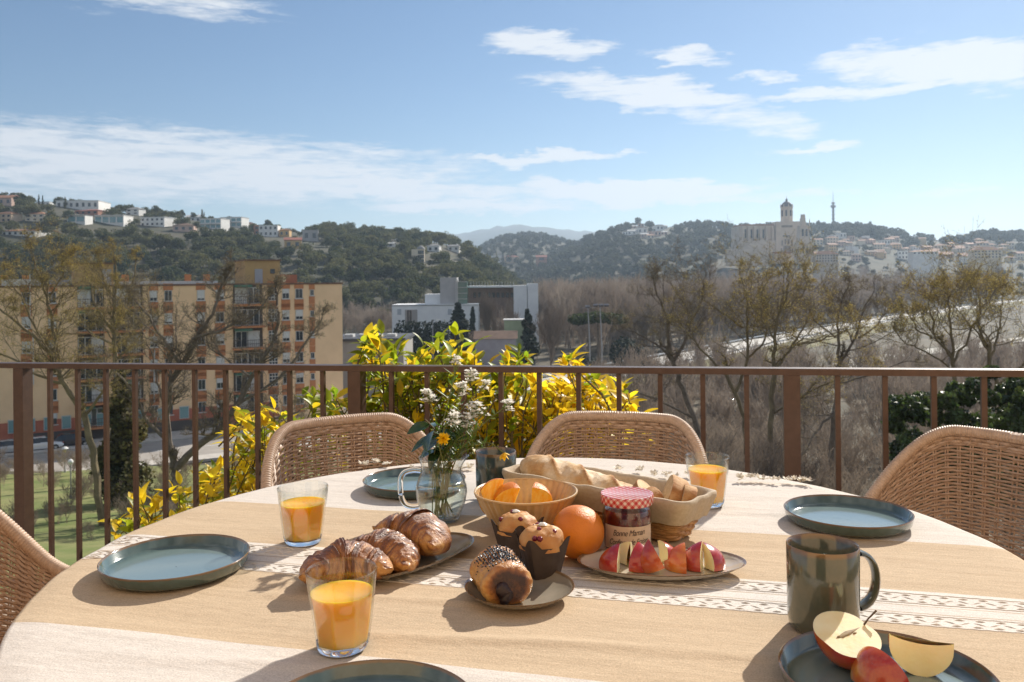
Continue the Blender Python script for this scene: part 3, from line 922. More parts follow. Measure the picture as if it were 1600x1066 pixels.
def win_col(x0, x1, strip_=True, shut=.4, y_off=0, lattice=False, h=1.3, rows=rows_y):
    xa, xb = apx(x0, 500).x, apx(x1, 500).x
    if strip_:
        pass
    for j, ry in enumerate(rows):
        zc = ry + y_off
        zh = h / 2
        if strip_:
            abox('brick_panel', xa - .12, xb + .12, zc + zh + .02, zc + zh + .85, DA - .07, DA, M_aptb)
            abox('brick_panel', xa - .12, xb + .12, zc - zh - 1.12, zc - zh - .02, DA - .07, DA, M_aptb)
        w_ = abox('window', xa, xb, zc - zh, zc + zh, DA - .10, DA - .003, M_frame)
        if lattice:
            for q in range(3):
                for s in range(4):
                    xx = xa + (xb - xa) * (q + .5) / 3; zz = zc - zh + 2 * zh * (s + .5) / 4
                    abox('pane', xx - (xb - xa) * .12, xx + (xb - xa) * .12, zz - zh * .18, zz + zh * .18, DA - .125, DA - .10, M_glass_dark, w_, (0, 0, 0))
            continue
        f = rnd.random()
        cut = (.0 if f > shut else rnd.choice([.45, .7, .85]))
        m_ = .07
        zs = zc + zh - m_ - (2 * zh - 2 * m_) * cut
        half = (xa + xb) / 2
        for (a_, b_) in ((xa + m_, half - .03), (half + .03, xb - m_)):
            if zs - (zc - zh + m_) > .1: abox('pane', a_, b_, zc - zh + m_, zs, DA - .125, DA - .10, M_glass_dark, w_, (0, 0, 0))
        if cut: abox('shutter', xa + m_, xb - m_, zs, zc + zh - m_, DA - .135, DA - .10, M_shut, w_, (0, 0, 0))
        abox('sill', xa - .1, xb + .1, zc - zh - .1, zc - zh + .0, DA - .2, DA - .1, M_frame, w_, (0, 0, 0))


for (a_, b_) in [(-60, -44), (34, 48), (75, 88), (234, 246), (257, 269), (308, 320), (337, 350), (441, 452), (461.5, 473)]:
    win_col(a_, b_, True, .55)
win_col(419.5, 433, True, 0, 0, True, 1.7)
win_col(484.5, 490.5, True, .1, .1, False, .8)


def balcony(x0, x1, ry):
    a, b = apx(x0, 500), apx(x1, 500)
    zf = ry - 1.25
    abox('balcony_shade', a.x, b.x, zf + .1, zf + 2.5, DA - .05, DA - .002, pm('recess_shade', (.09, .07, .055), .9))  # flat panel on the wall, a recess's shade put into its colour
    s_ = abox('balcony', a.x - .15, b.x + .15, zf - .22, zf, DA - 1.25, DA - .06, M_aptb)
    for z_ in (zf + .98, zf + .5):
        abox('handrail', a.x - .12, b.x + .12, z_, z_ + .06, DA - 1.22, DA - 1.16, M_rail, s_, (0, 0, 0))
    bm_ = MB(); nb = int((b.x - a.x) / .25)
    for i in range(nb + 1): bm_.box(tuple(Vector((a.x + (b.x - a.x) * i / nb, DA - 1.19, zf + .49)) - AO), (.04, .03, .98))
    bm_.obj('railing_bars', M_rail, s_, False)
    for q in range(2):
        xm = a.x + (b.x - a.x) * (.27 + .42 * q)
        w_ = abox('balcony_door', xm - .75, xm + .75, zf + .05, zf + 2.15, DA - .12, DA - .05, M_frame)
        for u in (-1, 1): abox('pane', xm + u * .36 - .3, xm + u * .36 + .3, zf + .15, zf + 2.05, DA - .14, DA - .12, M_glass_dark if (q + int(ry * 7)) % 3 else M_shut, w_, (0, 0, 0))
    if rnd.random() < .55:
        a2 = abox('awning', a.x + .1, a.x + (b.x - a.x) * .6, zf + 2.2, zf + 2.5, DA - 1.0, DA - .06, pm('green_awning', (.07, .17, .12), .8))


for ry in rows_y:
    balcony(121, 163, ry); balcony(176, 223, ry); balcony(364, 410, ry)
for i, x in enumerate((12, 40, 68, 96, 128, 150, 210, 245, 280)):
    a, b = apx(x, 648), apx(x + 15, 648); a.z = -14.6
    w_ = abox('shop_window', a.x, b.x, a.z - .8, a.z + .75, DA - .19, DA - .12, M_frame)
    abox('pane', a.x + .08, b.x - .08, a.z - .7, a.z + .65, DA - .22, DA - .19, M_teal, w_, (0, 0, 0))
# roof houses
for x0, y0, x1, nm in ((117, 412, 179, 'stair_house'), (387, 407, 442, 'lift_house')):
    a, b = apx(x0, y0), apx(x1, y0)
    o = abox(nm, a.x, b.x, ztop, a.z, DA + 1.5, DA + 7.5, pm('roof_house_render', (.50, .33, .15), .9, (.43, .28, .13), .8))
    abox('roof_slab', a.x - .15, b.x + .15, a.z, a.z + .18, DA + 1.3, DA + 7.7, roofm('brown'), o, (0, 0, 0))
    dx = a.x + (b.x - a.x) * (.82 if nm[0] == 's' else .38)
    abox('door', dx - .5, dx + .5, ztop + .1, ztop + 2.1, DA + 1.42, DA + 1.5, pm('door_grey', (.36, .36, .40), .6), o, (0, 0, 0))
    if nm[0] == 'l': abox('window', b.x - 1.3, b.x - .7, ztop + 1.5, ztop + 2.1, DA + 1.42, DA + 1.5, M_glass_dark, o, (0, 0, 0))
a, b = apx(446, 429), apx(474, 429)
abox('brick_shed', a.x, b.x, ztop, a.z, DA + 3, DA + 8, pm('shed_brick', (.36, .15, .09), .9))
a, b = apx(2, 443), apx(66, 454)
abox('white_parapet', a.x, b.x, ztop + .2, ztop + .95, DA + .4, DA + 1.0, M_shut)
a, b = apx(78, 444), apx(108, 452)
abox('blue_skylight', a.x, b.x, ztop + .2, ztop + .85, DA + .5, DA + 1.5, pm('blue_sheet', (.20, .24, .36), .5))
a, b = apx(190, 440), apx(345, 440)
abox('pale_parapet', a.x, b.x, ztop + .2, ztop + .6, DA + 2.0, DA + 2.3, M_shut)
ds = apx(444, 433)
dish = MB().lathe([(.02, .08), (.2, .10), (.38, .18), (.44, .25)], 20).obj('satellite_dish', pm('dish_cream', (.75, .62, .40), .5), apt)
dish.location = Vector((ds.x, DA + 1.0, ztop + .75)) - AO; dish.rotation_euler = (R_(75), 0, R_(20))
MB().tube([tuple(Vector((ds.x, DA + 1.05, ztop)) - AO), tuple(Vector((ds.x, DA + 1.05, ztop + .75)) - AO)], .04, 6).obj('dish_pole', M_galv, apt)
for x in (6, 40, 200, 330, 300):
    a = apx(x, 440)
    MB().box(tuple(Vector((a.x, DA + 3, ztop + .7)) - AO), (.7, .7, 1.5)).obj('chimney', M_aptb, apt, False)
for x, yy in ((47, 470), (52, 560), (241, 560), (240, 590)):
    a = apx(x, yy)
    MB().tube([tuple(Vector((a.x, DA - .3, a.z + 3)) - AO), tuple(Vector((a.x, DA - .3, a.z - 3)) - AO)], .06, 6).obj('drain_pipe', M_shut, apt)

# ------------------------------------------------------------------ white modern complex in the valley
DW = 262.
wb_ = aty(680, 540, DW); wb_.z = -20.5
cx_ = thing('white_complex', 'white modern complex with a grey lift tower and green glass stair', 'building', tuple(wb_))


def wbox(name, x0, y0, x1, y1, dy, dep, mat, parent=None, zb=None):
    a, b = aty(x0, y1, DW), aty(x1, y0, DW)
    z0 = a.z if zb is None else zb
    return MB().box(((a.x + b.x) / 2 - wb_.x, dy + dep / 2, (z0 + b.z) / 2 - wb_.z), (b.x - a.x, dep, b.z - z0)).obj(name, mat, parent or cx_, False)


M_cw = pm('complex_white', (.80, .80, .79), .8, (.72, .72, .72), .3)
M_gt = pm('green_glass', (.07, .15, .13), .15, spec=.6)
lb = wbox('lower_block', 613, 477, 747, 540, 0, 14, M_cw, zb=-21)
wbox('parapet', 612, 475, 748, 477.5, -.3, 14.6, M_cw)
for x in (636, 640):
    wbox('window', x, 485, x + 3, 505, -.12, .2, M_glass_dark)
wbox('loggia', 633, 484, 652, 512, -.1, .25, pm('loggia_shade', (.34, .31, .29), .8))
for x in (621, 700, 736): wbox('window', x, 483, x + 6, 492, -.1, .2, pm('pale_window', (.40, .43, .47), .3))
wbox('upper_pavilion', 662, 460, 690, 476, 4, 10, M_cw)
wbox('lift_tower', 687, 433.5, 713, 478, 2, 8, pm('tower_panel', (.44, .42, .41), .7, (.38, .365, .36), .5))
wbox('glass_stair', 714, 440, 729, 476, 1.5, 7, M_gt)
for y in (440, 449, 458, 467): wbox('transom', 713.6, y, 729.4, y + .8, 1.3, .3, M_frame)
for x in (711.5, 713.8): wbox('mullion', x, 437, x + 1, 476, 1.2, .5, M_frame)
wbox('rear_wing', 729, 450, 806, 500, 12, 10, pm('wing_brown', (.26, .17, .12), .8, (.19, .125, .09), .6))
wbox('wing_roof', 729, 446.5, 808, 450, 9, 14, M_cw)
for i in range(9): wbox('window', 737 + i * 7.6, 458, 741.5 + i * 7.6, 466, 11.7, .4, M_glass_dark)
for i in range(16): wbox('roof_railing', 733 + i * 4.6, 440, 733.4 + i * 4.6, 447, 10, .1, M_galv)
wbox('end_block', 803, 446, 824, 508, 8, 14, M_cw, zb=-21)
wbox('end_block', 825.5, 443, 842, 500, 8.4, 13, M_cw, zb=-21)
# low grey hall beside the apartment block
DG = 150.; g0 = aty(575, 580, DG); g0.z = -20.3
hl = thing('grey_hall', 'low grey hall with a flat dark roof behind the shrub', 'building', tuple(g0))
a, b = aty(536, 533, DG), aty(650, 533, DG)
MB().box((0, 6, (a.z + 20.3) / 2 - .5), (b.x - a.x, 14, a.z + 20.3 + 1)).obj('wall', pm('hall_grey', (.38, .36, .33), .85, (.32, .30, .28), .5), hl, False)
MB().box((0, 6, a.z + 20.3 + .25), (b.x - a.x + .8, 14.8, .5)).obj('roof', pm('hall_roof', (.06, .06, .065), .6), hl, False)
for i in range(4): MB().box((-4 + i * 2.6, 4, a.z + 20.3 + .75), (1.6, 2.2, .5)).obj('skylight', M_shut, hl, False)
gs = aty(549, 519, 168)
tag(MB().box((0, 0, 0), (7, .3, 3.2)).obj('green_screen', pm('green_sheet', (.06, .13, .09), .6), None, False), 'dark green windbreak screen beyond the low grey hall', 'screen').location = (gs.x, gs.y, -18.7)
gw = aty(792, 530, 200)
sw_ = thing('pale_green_wall', 'pale green rendered wall between bare poplar and dark cypress', 'wall', (aty(803, 500, 190).x, 190, -20.5))
z1 = aty(803, 500, 190).z
MB().box((0, 0, (z1 + 20.5) / 2), (4.4, 5, z1 + 20.5)).obj('wall', pm('pale_green', (.36, .42, .27), .85, (.30, .36, .23), .8), sw_, False)
MB().box((0, 0, z1 + 20.6), (4.8, 5.4, .2)).obj('coping', M_shut, sw_, False)
pv = aty(775, 560, 175); z1 = aty(775, 528, 175).z
hs2 = thing('lilac_grey_shed', 'small lilac grey gabled shed behind the yellow leaves', 'shed', (pv.x, 175, -20.4))
MB().box((0, 0, (z1 + 20.4) / 2), (8.5, 6, z1 + 20.4)).obj('wall', pm('lilac_render', (.36, .34, .37), .85, (.31, .29, .32), .7), hs2, False)
q = z1 + 20.4
MB().add([(-4.6, -3.3, q), (4.6, -3.3, q), (4.6, 3.3, q), (-4.6, 3.3, q), (-4.6, 0, q + 1.5), (4.6, 0, q + 1.5)], [(0, 1, 5, 4), (2, 3, 4, 5), (0, 4, 3), (1, 2, 5), (3, 2, 1, 0)]).obj('roof', roofm('brown'), hs2, False)

# ================================================================== TREES THAT STAND ALONE, STREET THINGS
M_bark = pm('bark', (.125, .097, .073), .95, (.22, .18, .14), 3.0, .6, 12)
M_bark2 = pm('bark_ochre', (.145, .11, .066), .95, (.25, .195, .11), 2.0, .6, 12)
M_catkin = pm('catkins', (.44, .33, .095), .9, island=.5, translucent=.35)
M_bud = pm('twig_buds', (.27, .215, .12), .9, island=.5, translucent=.3)


def limb_tree(name, label, D, limbs, wpx, seed, base_px, cat='tree', group=None, twigs=1.0, catkin=1.0, bark=None, depth_spread=2.2, leafcol=None, topz=None):
    """limbs: pixel polylines at distance D; each gets real depth, side branches and twigs"""
    r = random.Random(seed)
    base = aty(base_px[0], base_px[1], D); base.z = gz(base.x, D) - .2
    t = thing(name, label, cat, tuple(base), 0, group)
    k = D / FPX
    mb, tips = MB(), []
    tw = MB()

    def side(p, d, ln, rad, lv):
        n = 4
        P = [np.array(p)]; d = np.array(d, float)
        for i in range(n):
            d = d + np.array([r.gauss(0, .22), r.gauss(0, .22), r.gauss(.06, .16)]); d /= np.linalg.norm(d)
            P.append(P[-1] + d * ln / n)
        rr = np.linspace(rad, rad * .4, n + 1)
        (tw if lv > 0 else mb).tube(P, np.maximum(rr, .0048), 3 if lv else 4, cap=False)
        if lv >= 3:
            tips.extend(P[1:]); return
        for j in range(int((5.2, 4.2, 3.2)[lv] * twigs + r.random())):
            u = r.uniform(.25, 1.0); i = min(int(u * n), n - 1)
            q = P[i] + (P[i + 1] - P[i]) * (u * n - i)
            nd = d * .75 + np.array([r.gauss(0, .7), r.gauss(0, .7), r.gauss(.15, .5)]); nd /= np.linalg.norm(nd)
            side(q, nd, ln * r.uniform(.4, .7), rad * .5, lv + 1)
    first = True
    for li, (poly, w0, w1) in enumerate(limbs):
        n = len(poly); dd = r.uniform(-1, 1) * depth_spread if li else 0
        pts = []
        for i, (x, y) in enumerate(poly):
            pts.append(np.array(aty(x, y, D)) * 1.0 + np.array([0, dd * (i / max(1, n - 1)), 0]))
        if li == 0: pts = [np.array(base)] + pts
        # smooth polyline
        pp = np.array(pts); s = np.linspace(0, len(pp) - 1, (len(pp) - 1) * 4 + 1)
        sm = np.stack([np.interp(s, range(len(pp)), pp[:, c]) for c in range(3)], 1)
        for _ in range(2): sm[1:-1] = (sm[:-2] + 2 * sm[1:-1] + sm[2:]) / 4
        sm[1:-1] += np.array([[r.gauss(0, .035), r.gauss(0, .06), r.gauss(0, .03)] for _ in range(len(sm) - 2)])
        rad = np.linspace(w0, w1, len(sm)) * k / 2
        mb.tube(sm, rad, 7, cap=False)
        ntw = int(len(sm) * (.62 if li else .0) * twigs)
        for j in range(ntw):
            i = r.randrange(max(1, len(sm) // 5), len(sm)); d = sm[min(i + 1, len(sm) - 1)] - sm[i - 1]; d /= np.linalg.norm(d) + 1e-9
            nd = d * .7 + np.array([r.gauss(0, .65), r.gauss(0, .65), r.gauss(.2, .4)]); nd /= np.linalg.norm(nd)
            side(sm[i], nd, r.uniform(1.0, 2.5) * (1.1 if i < len(sm) * .6 else .6), rad[i] * .45, 0)
        side(sm[-1], (sm[-1] - sm[-3]) / np.linalg.norm(sm[-1] - sm[-3]), .9, rad[-1] * .9, 0)
    tr = mb.obj('trunk', bark or M_bark, t, origin=base)
    tag(tw.obj('twigs', bark or M_bark, t, origin=base), kind='stuff')
    tips = np.array(tips)
    if catkin and len(tips):
        n = int(len(tips) * catkin)
        idx = nrs.randint(0, len(tips), n)
        c = tips[idx] + nrs.normal(size=(n, 3)) * .05 - np.array(base)
        a = nrs.normal(size=(n, 3)); a /= np.linalg.norm(a, axis=1)[:, None]
        b = np.cross(a, nrs.normal(size=(n, 3))); b /= np.linalg.norm(b, axis=1)[:, None]
        s = nrs.uniform(.014, .036, n)[:, None]
        V = np.stack([c - a * s, c + b * s * .5, c + a * s, c - b * s * .5], 1).reshape(-1, 3)
        i = np.arange(n)[:, None] * 4
        me = tri_mesh('crown', V, np.concatenate([i + [0, 1, 2], i + [0, 2, 3]], 0))
        tag(link('crown', me, leafcol or M_bud, t), kind='stuff')
    return t


limb_tree('bare_tree', 'big bare tree with a low forked trunk in front of the apartment block', 55,
          [([(278, 800), (276, 760), (272, 728)], 17, 15), ([(272, 730), (262, 690), (258, 640), (262, 600), (284, 570), (300, 530), (330, 490), (336, 455), (352, 425)], 11, 3),
           ([(274, 732), (300, 706), (345, 668), (372, 632), (392, 590), (420, 550), (437, 505), (432, 450)], 13, 3), ([(284, 572), (262, 535), (240, 505), (215, 470)], 6, 2),
           ([(300, 530), (355, 512), (398, 492), (420, 462)], 5, 2), ([(345, 668), (400, 660), (440, 652), (470, 640)], 6, 2), ([(372, 632), (440, 590), (480, 530), (500, 500)], 5, 2),
           ([(262, 690), (225, 650), (205, 600), (160, 560)], 6, 2), ([(258, 640), (240, 600), (228, 560), (205, 520)], 4, 1.5), ([(392, 590), (350, 560), (320, 545), (312, 500)], 4, 1.5)],
          0, 21, (278, 800), twigs=1.22, catkin=1.0, group=None)
limb_tree('bare_tree', 'bare tree with ochre buds whose crown rises over the apartment roof', 68,
          [([(150, 790), (165, 680), (184, 590)], 9, 8), ([(184, 590), (180, 540), (178, 510), (182, 470), (186, 430), (183, 398)], 7, 2), ([(178, 515), (200, 480), (215, 440), (222, 408)], 5, 1.5),
           ([(179, 520), (150, 490), (130, 460), (128, 430)], 5, 1.5), ([(182, 540), (140, 520), (115, 500)], 4, 1.5), ([(184, 560), (215, 535), (240, 500)], 4, 1.5), ([(182, 470), (165, 440), (160, 415)], 4, 1.5)],
          0, 22, (150, 790), twigs=1.2, catkin=1.4, bark=M_bark2, leafcol=M_catkin)
limb_tree('bare_tree', 'leaning bare tree with mossy limbs at the left end of the railing', 48,
          [([(160, 830), (150, 720), (132, 650)], 12, 10), ([(132, 652), (105, 600), (92, 562), (60, 520), (30, 492), (5, 470)], 9, 2), ([(92, 562), (88, 510), (78, 462), (68, 420), (66, 400)], 6, 2),
           ([(105, 600), (60, 590), (20, 560), (-20, 545)], 5, 2), ([(60, 520), (40, 470), (20, 440)], 4, 1.5), ([(78, 462), (110, 430), (118, 412)], 3, 1.5), ([(132, 650), (170, 610), (190, 570), (200, 520)], 5, 1.5)],
          0, 23, (160, 830), twigs=1.15, catkin=1.2, bark=M_bark2, leafcol=M_catkin)
RT = [
    ('bare tree with three spreading limbs where the carriageway leaves the trees', 46, [([(1092, 700), (1085, 655), (1062, 592), (1052, 566)], 11, 9), ([(1052, 566), (1035, 538), (1000, 514), (975, 500)], 5, 1.5), ([(1050, 566), (1042, 505), (1036, 470), (1018, 425), (1015, 405)], 7, 1.5), ([(1053, 564), (1080, 505), (1079, 468), (1056, 428)], 7, 1.5), ([(1080, 490), (1094, 440), (1090, 410)], 4, 1.5), ([(1085, 655), (1040, 630), (990, 612), (962, 605)], 5, 2)], 31),
    ('slim bare tree with ochre catkins beside the slatted post', 42, [([(1168, 700), (1160, 640), (1135, 585)], 9, 7), ([(1135, 587), (1096, 541), (1085, 520), (1060, 470)], 5, 1.5), ([(1150, 612), (1166, 560), (1162, 500), (1158, 440), (1148, 412)], 7, 1.5), ([(1166, 560), (1196, 528), (1196, 480), (1182, 440)], 5, 1.5), ([(1162, 500), (1130, 470), (1105, 450)], 4, 1.5), ([(1158, 450), (1175, 420), (1180, 398)], 3, 1)], 32),
    ('twin stemmed bare tree with ochre catkins in front of the church tower', 39, [([(1205, 740), (1203, 660), (1210, 585)], 11, 9), ([(1210, 585), (1212, 520), (1222, 470), (1238, 420), (1240, 400)], 8, 1.5), ([(1212, 575), (1246, 535), (1270, 500), (1292, 468)], 6, 1.5), ([(1212, 525), (1190, 480), (1195, 430)], 4, 1.5), ([(1246, 535), (1290, 520), (1318, 500)], 4, 1.5), ([(1222, 470), (1250, 445), (1265, 420)], 3, 1), ([(1203, 650), (1240, 620), (1290, 590), (1330, 575)], 5, 1.5)], 33),
    ('bare tree with a low curved bough beside the ivy covered tree', 44, [([(1298, 740), (1305, 650), (1311, 575)], 11, 9), ([(1311, 575), (1306, 520), (1300, 470), (1312, 425)], 7, 1.5), ([(1311, 570), (1342, 520), (1352, 478), (1378, 430)], 6, 1.5), ([(1306, 520), (1275, 485), (1262, 450)], 4, 1.5), ([(1342, 520), (1375, 500), (1395, 470)], 4, 1.5), ([(1305, 640), (1270, 665), (1245, 690)], 6, 2), ([(1308, 600), (1360, 580), (1395, 560)], 4, 1.5)], 34),
    ('bare tree with dense ochre catkins rising from the ivy', 36, [([(1500, 740), (1497, 640), (1488, 560)], 9, 7), ([(1488, 560), (1456, 520), (1441, 480), (1432, 445)], 5, 1.5), ([(1488, 560), (1480, 500), (1472, 452), (1478, 425)], 6, 1.5), ([(1488, 570), (1510, 520), (1520, 470), (1535, 440)], 5, 1.5), ([(1456, 520), (1425, 500), (1410, 480)], 4, 1.5), ([(1490, 580), (1440, 545), (1400, 530), (1375, 505)], 4, 1.5)], 35),
    ('bare tree with dense ochre catkins in front of the far end of the carriageway', 38, [([(1575, 740), (1566, 640), (1546, 550)], 9, 7), ([(1546, 550), (1540, 500), (1558, 445), (1562, 425)], 6, 1.5), ([(1548, 555), (1576, 510), (1592, 468), (1610, 440)], 5, 1.5), ([(1546, 545), (1525, 500), (1508, 470)], 4, 1.5), ([(1560, 600), (1600, 560), (1630, 520)], 5, 1.5)], 36),
]
for lab, D, limbs, sd in RT:
    limbs = [([(x, y if y > 560 else 560 - (560 - y) * .80) for x, y in pl], w0 * .82, w1 * .9) for pl, w0, w1 in limbs]
    limb_tree('bare_tree', lab, D, limbs, 0, sd, limbs[0][0][0], twigs=1.0, catkin=.8 if sd < 33 else 1.5, bark=M_bark if sd in (31, 34) else M_bark2, leafcol=M_bud if sd in (31, 34) else M_catkin)


def crown_tree(name, label, base, blobs, n, size, mat, trunk, seed=0, flat=0., group=None, cat='tree', tm=None):
    t = thing(name, label, cat, tuple(base), 0, group)
    V, F = leaf_cloud(n, blobs, size, seed, flat)
    tag(link('crown', tri_mesh('crown', V, F), mat, t), kind='stuff')
    MB().tube([(0, 0, -.4), (trunk[0] * .15, 0, trunk[1] * .5), (0, 0, trunk[1])], [trunk[0], trunk[0] * .8, trunk[0] * .4], 7).obj('trunk', tm or M_bark, t)
    return t


def spire_blobs(H, R, n, seed):
    r = random.Random(seed); out = []
    for i in range(n):
        u = (i + .5) / n; rr = R * (1 - u) ** .6 * (1 - .5 * (1 - u) ** 6)
        a = r.uniform(0, 6.28)
        out.append((math.cos(a) * rr * .35, math.sin(a) * rr * .35, H * (.03 + .96 * u), rr * .8, rr * .8, H / n * 1.1))
    return out


M_cyp = pm('cypress_leaf', (.04, .05, .018), .9, (.17, .14, .045), .45, island=.4, translucent=.25)
M_cypd = pm('dark_cypress_leaf', (.018, .028, .018), .9, (.04, .05, .028), .5, island=.35, translucent=.15)
def gbase(x, D): p = aty(x, 600, D); return Vector((p.x, D, gz(p.x, D) - .1))
B = gbase(190, 57); H = aty(180, 582, 57).z - B.z
crown_tree('cypress', 'broad dark cypress standing on the lawn in front of the street', B, spire_blobs(H, 2.4, 16, 1) + [(.9, -.5, H * .2, 1.6, 1.4, H * .2)], 9000, .17, M_cyp, (.3, H * .5), 1)
for x, ytop, D, R, lab, sd in [(740, 482, 225, 1.5, 'narrow dark cypress at the corner of the white complex', 2), (826, 487, 185, 3.4, 'stout dark cypress beside the pale green wall', 3)]:
    B = gbase(x, D); H = aty(x, ytop, D).z - B.z
    crown_tree('cypress', lab, B, spire_blobs(H, R, 14, sd), 2600, .42, M_cypd, (.35, H * .5), sd)
# cedar
D = 228; B = gbase(717, D); H = aty(717, 474, D).z - B.z
r = random.Random(5)
bl = [(math.cos(a) * q, math.sin(a) * q, H * (.12 + .86 * u), 2.9 * (1 - u) + .5, 2.9 * (1 - u) + .5, .55) for u in np.linspace(0, 1, 16) for a, q in [(r.uniform(0, 6.28), (1 - u) * 4.2 * r.uniform(.5, 1)) for _ in range(4)]]
crown_tree('cedar', 'dark layered cedar in front of the white complex', B, bl, 3600, .5, M_cypd, (.4, H * .9), 4, .75)
D = 215; B = gbase(660, D); H = aty(660, 500, D).z - B.z
crown_tree('evergreen_hedge', 'clipped dark evergreen clump below the white lower block', B, [(x, 0, H * z, 2.4, 2.2, H * .24) for x in (-5, -2.5, 0, 2.5, 5) for z in (.3, .55, .75)], 3600, .45, M_cypd, (.3, H * .5), 5, cat='hedge')
# umbrella pine
D = 200; B = gbase(935, D); zt = aty(935, 485, D).z - B.z
crown_tree('umbrella_pine', 'flat topped umbrella pine behind the floodlight masts', B, [(x, y, zt - 1.6 - abs(x) * .12, 2.6, 2.6, 1.2) for x in (-4.6, -2.3, 0, 2.3, 4.6) for y in (-2, 0, 2)], 3600, .42, pm('umbrella_leaf', (.035, .055, .018), .9, (.085, .10, .03), .4, island=.4, translucent=.25), (.35, zt - 2), 6)
D = 190; B = gbase(975, D)
crown_tree('evergreen_bush', 'round dark evergreen beneath the umbrella pine', B, [(0, 0, 5, 3.2, 3, 4), (3, 0, 4, 2.6, 2.4, 3), (-9, -6, 2.4, 3.4, 3, 2.6)], 2600, .4, M_cypd, (.3, 4), 7, cat='bush')
# bare poplar
for x, ytop, D, sd, lab in [(772, 450, 205, 61, 'tall bare poplar with upright branches before the brown wing'), (860, 470, 175, 62, 'bushy bare tree right of the stout cypress'), (800, 462, 220, 63, 'slim bare poplar beside the white end block')]:
    B = gbase(x, D); H = aty(x, ytop, D).z - B.z
    t = thing('bare_tree', lab, 'tree', tuple(B))
    br = branchy(sd, H * .95, .16 if sd != 62 else .34, 4, .26, .9 if sd != 62 else .3, (12, 7, 5, 3))
    zmax = max(P[:, 2].max() for P, _, _ in br)
    br = [(P * [1, 1, H / zmax], rr, lv) for P, rr, lv in br]
    branches_mesh([b for b in br if b[2] < 2], 6).obj('trunk', M_bare, t)
    tag(branches_mesh([(P, rr, 9) for P, rr, lv in br if lv >= 2], 3, .03).obj('twigs', M_bare, t), kind='stuff')
# near bare scrub on the slope under the right hand trees, and ivy
br_protos = []
for sd in range(4):
    br = branchy(sd + 90, 6.0, .45, 4, .06, .3, (8, 6, 4, 3))
    br_protos.append(ribbons(br, .010, sd))
tf = []
r = random.Random(17)
for i in range(900):
    px = r.uniform(955, 1700); D = r.uniform(34, 175); X = (px - 800) / FPX * D
    if near_road(X, D, 15): continue
    if 1180 < px < 1390 and 60 < D < 130 and r.random() < .5: continue
    s = r.uniform(.55, 1.15)
    tf.append((r.randrange(4), X, D, gz(X, D) - .2, r.uniform(0, 6.3), s, s))
for i in range(230):
    px = r.uniform(-60, 960); D = r.uniform(40, 84); X = (px - 800) / FPX * D
    s = r.uniform(.25, .7)
    tf.append((r.randrange(4), X, D, gz(X, D) - .2, r.uniform(0, 6.3), s, s))
scatter('bare_scrub', br_protos, tf, pm('scrub_mat', (.17, .13, .10), .95, (.36, .29, .22), .3, detail=3, translucent=.3, world=True))
M_ivy = pm('ivy_leaf', (.03, .05, .012), .4, (.09, .12, .03), 1.2, island=.5, translucent=.4)
D = 26; B = gbase(1500, D)
def ib(x, y, rx, rz, dd=0): p = aty(x, y, D + dd); return (p.x - B.x, dd, p.z - B.z, rx, rx * .9, rz)
rb = random.Random(8)
bl0 = [ib(1440, 600, .75, .6), ib(1480, 640, .9, .8), ib(1420, 650, .7, .6), ib(1390, 605, .35, .3), ib(1460, 690, 1.2, .9, 1), ib(1545, 625, .8, .7, .6), ib(1590, 660, 1.1, .9), ib(1620, 600, .8, .8), ib(1470, 560, .35, .28), ib(1535, 550, .18, .4), ib(1300, 745, .5, .5, 1), ib(1560, 730, 1.6, 1.2, 1), ib(1340, 700, .45, .5, 2), ib(1420, 740, 1.2, 1, .5)]
bl = []
for q in range(75):
    x = rb.uniform(1395, 1650); yt = np.interp(x, [1395, 1420, 1445, 1470, 1490, 1520, 1538, 1560, 1600, 1650], [610, 590, 572, 556, 585, 610, 545, 600, 585, 580]); y = rb.uniform(yt, 770); s_ = rb.uniform(.18, .42) + (y - yt) * .0018
    bl.append(ib(x, y, s_, s_ * .8, rb.uniform(-1.4, 1.4)))
for q in range(0): bl.append(ib(rb.uniform(1285, 1350), rb.uniform(690, 770), rb.uniform(.15, .35), .3, rb.uniform(0, 2)))
t = thing('ivy_covered_tree', 'dark glossy ivy swallowing a tree beyond the right hand chair', 'tree', tuple(B))
V, F = leaf_cloud(24000, bl, .075, 9)
tag(link('crown', tri_mesh('crown', V, F), M_ivy, t), kind='stuff')
hi_ = aty(1500, 640, D).z - B.z
MB().tube([(0, 0, -.3), (.2, .2, hi_ * .4), (-.3, .3, hi_ * .8), (-.2, .2, hi_)], [.3, .26, .18, .05], 8).obj('trunk', M_bark, t)
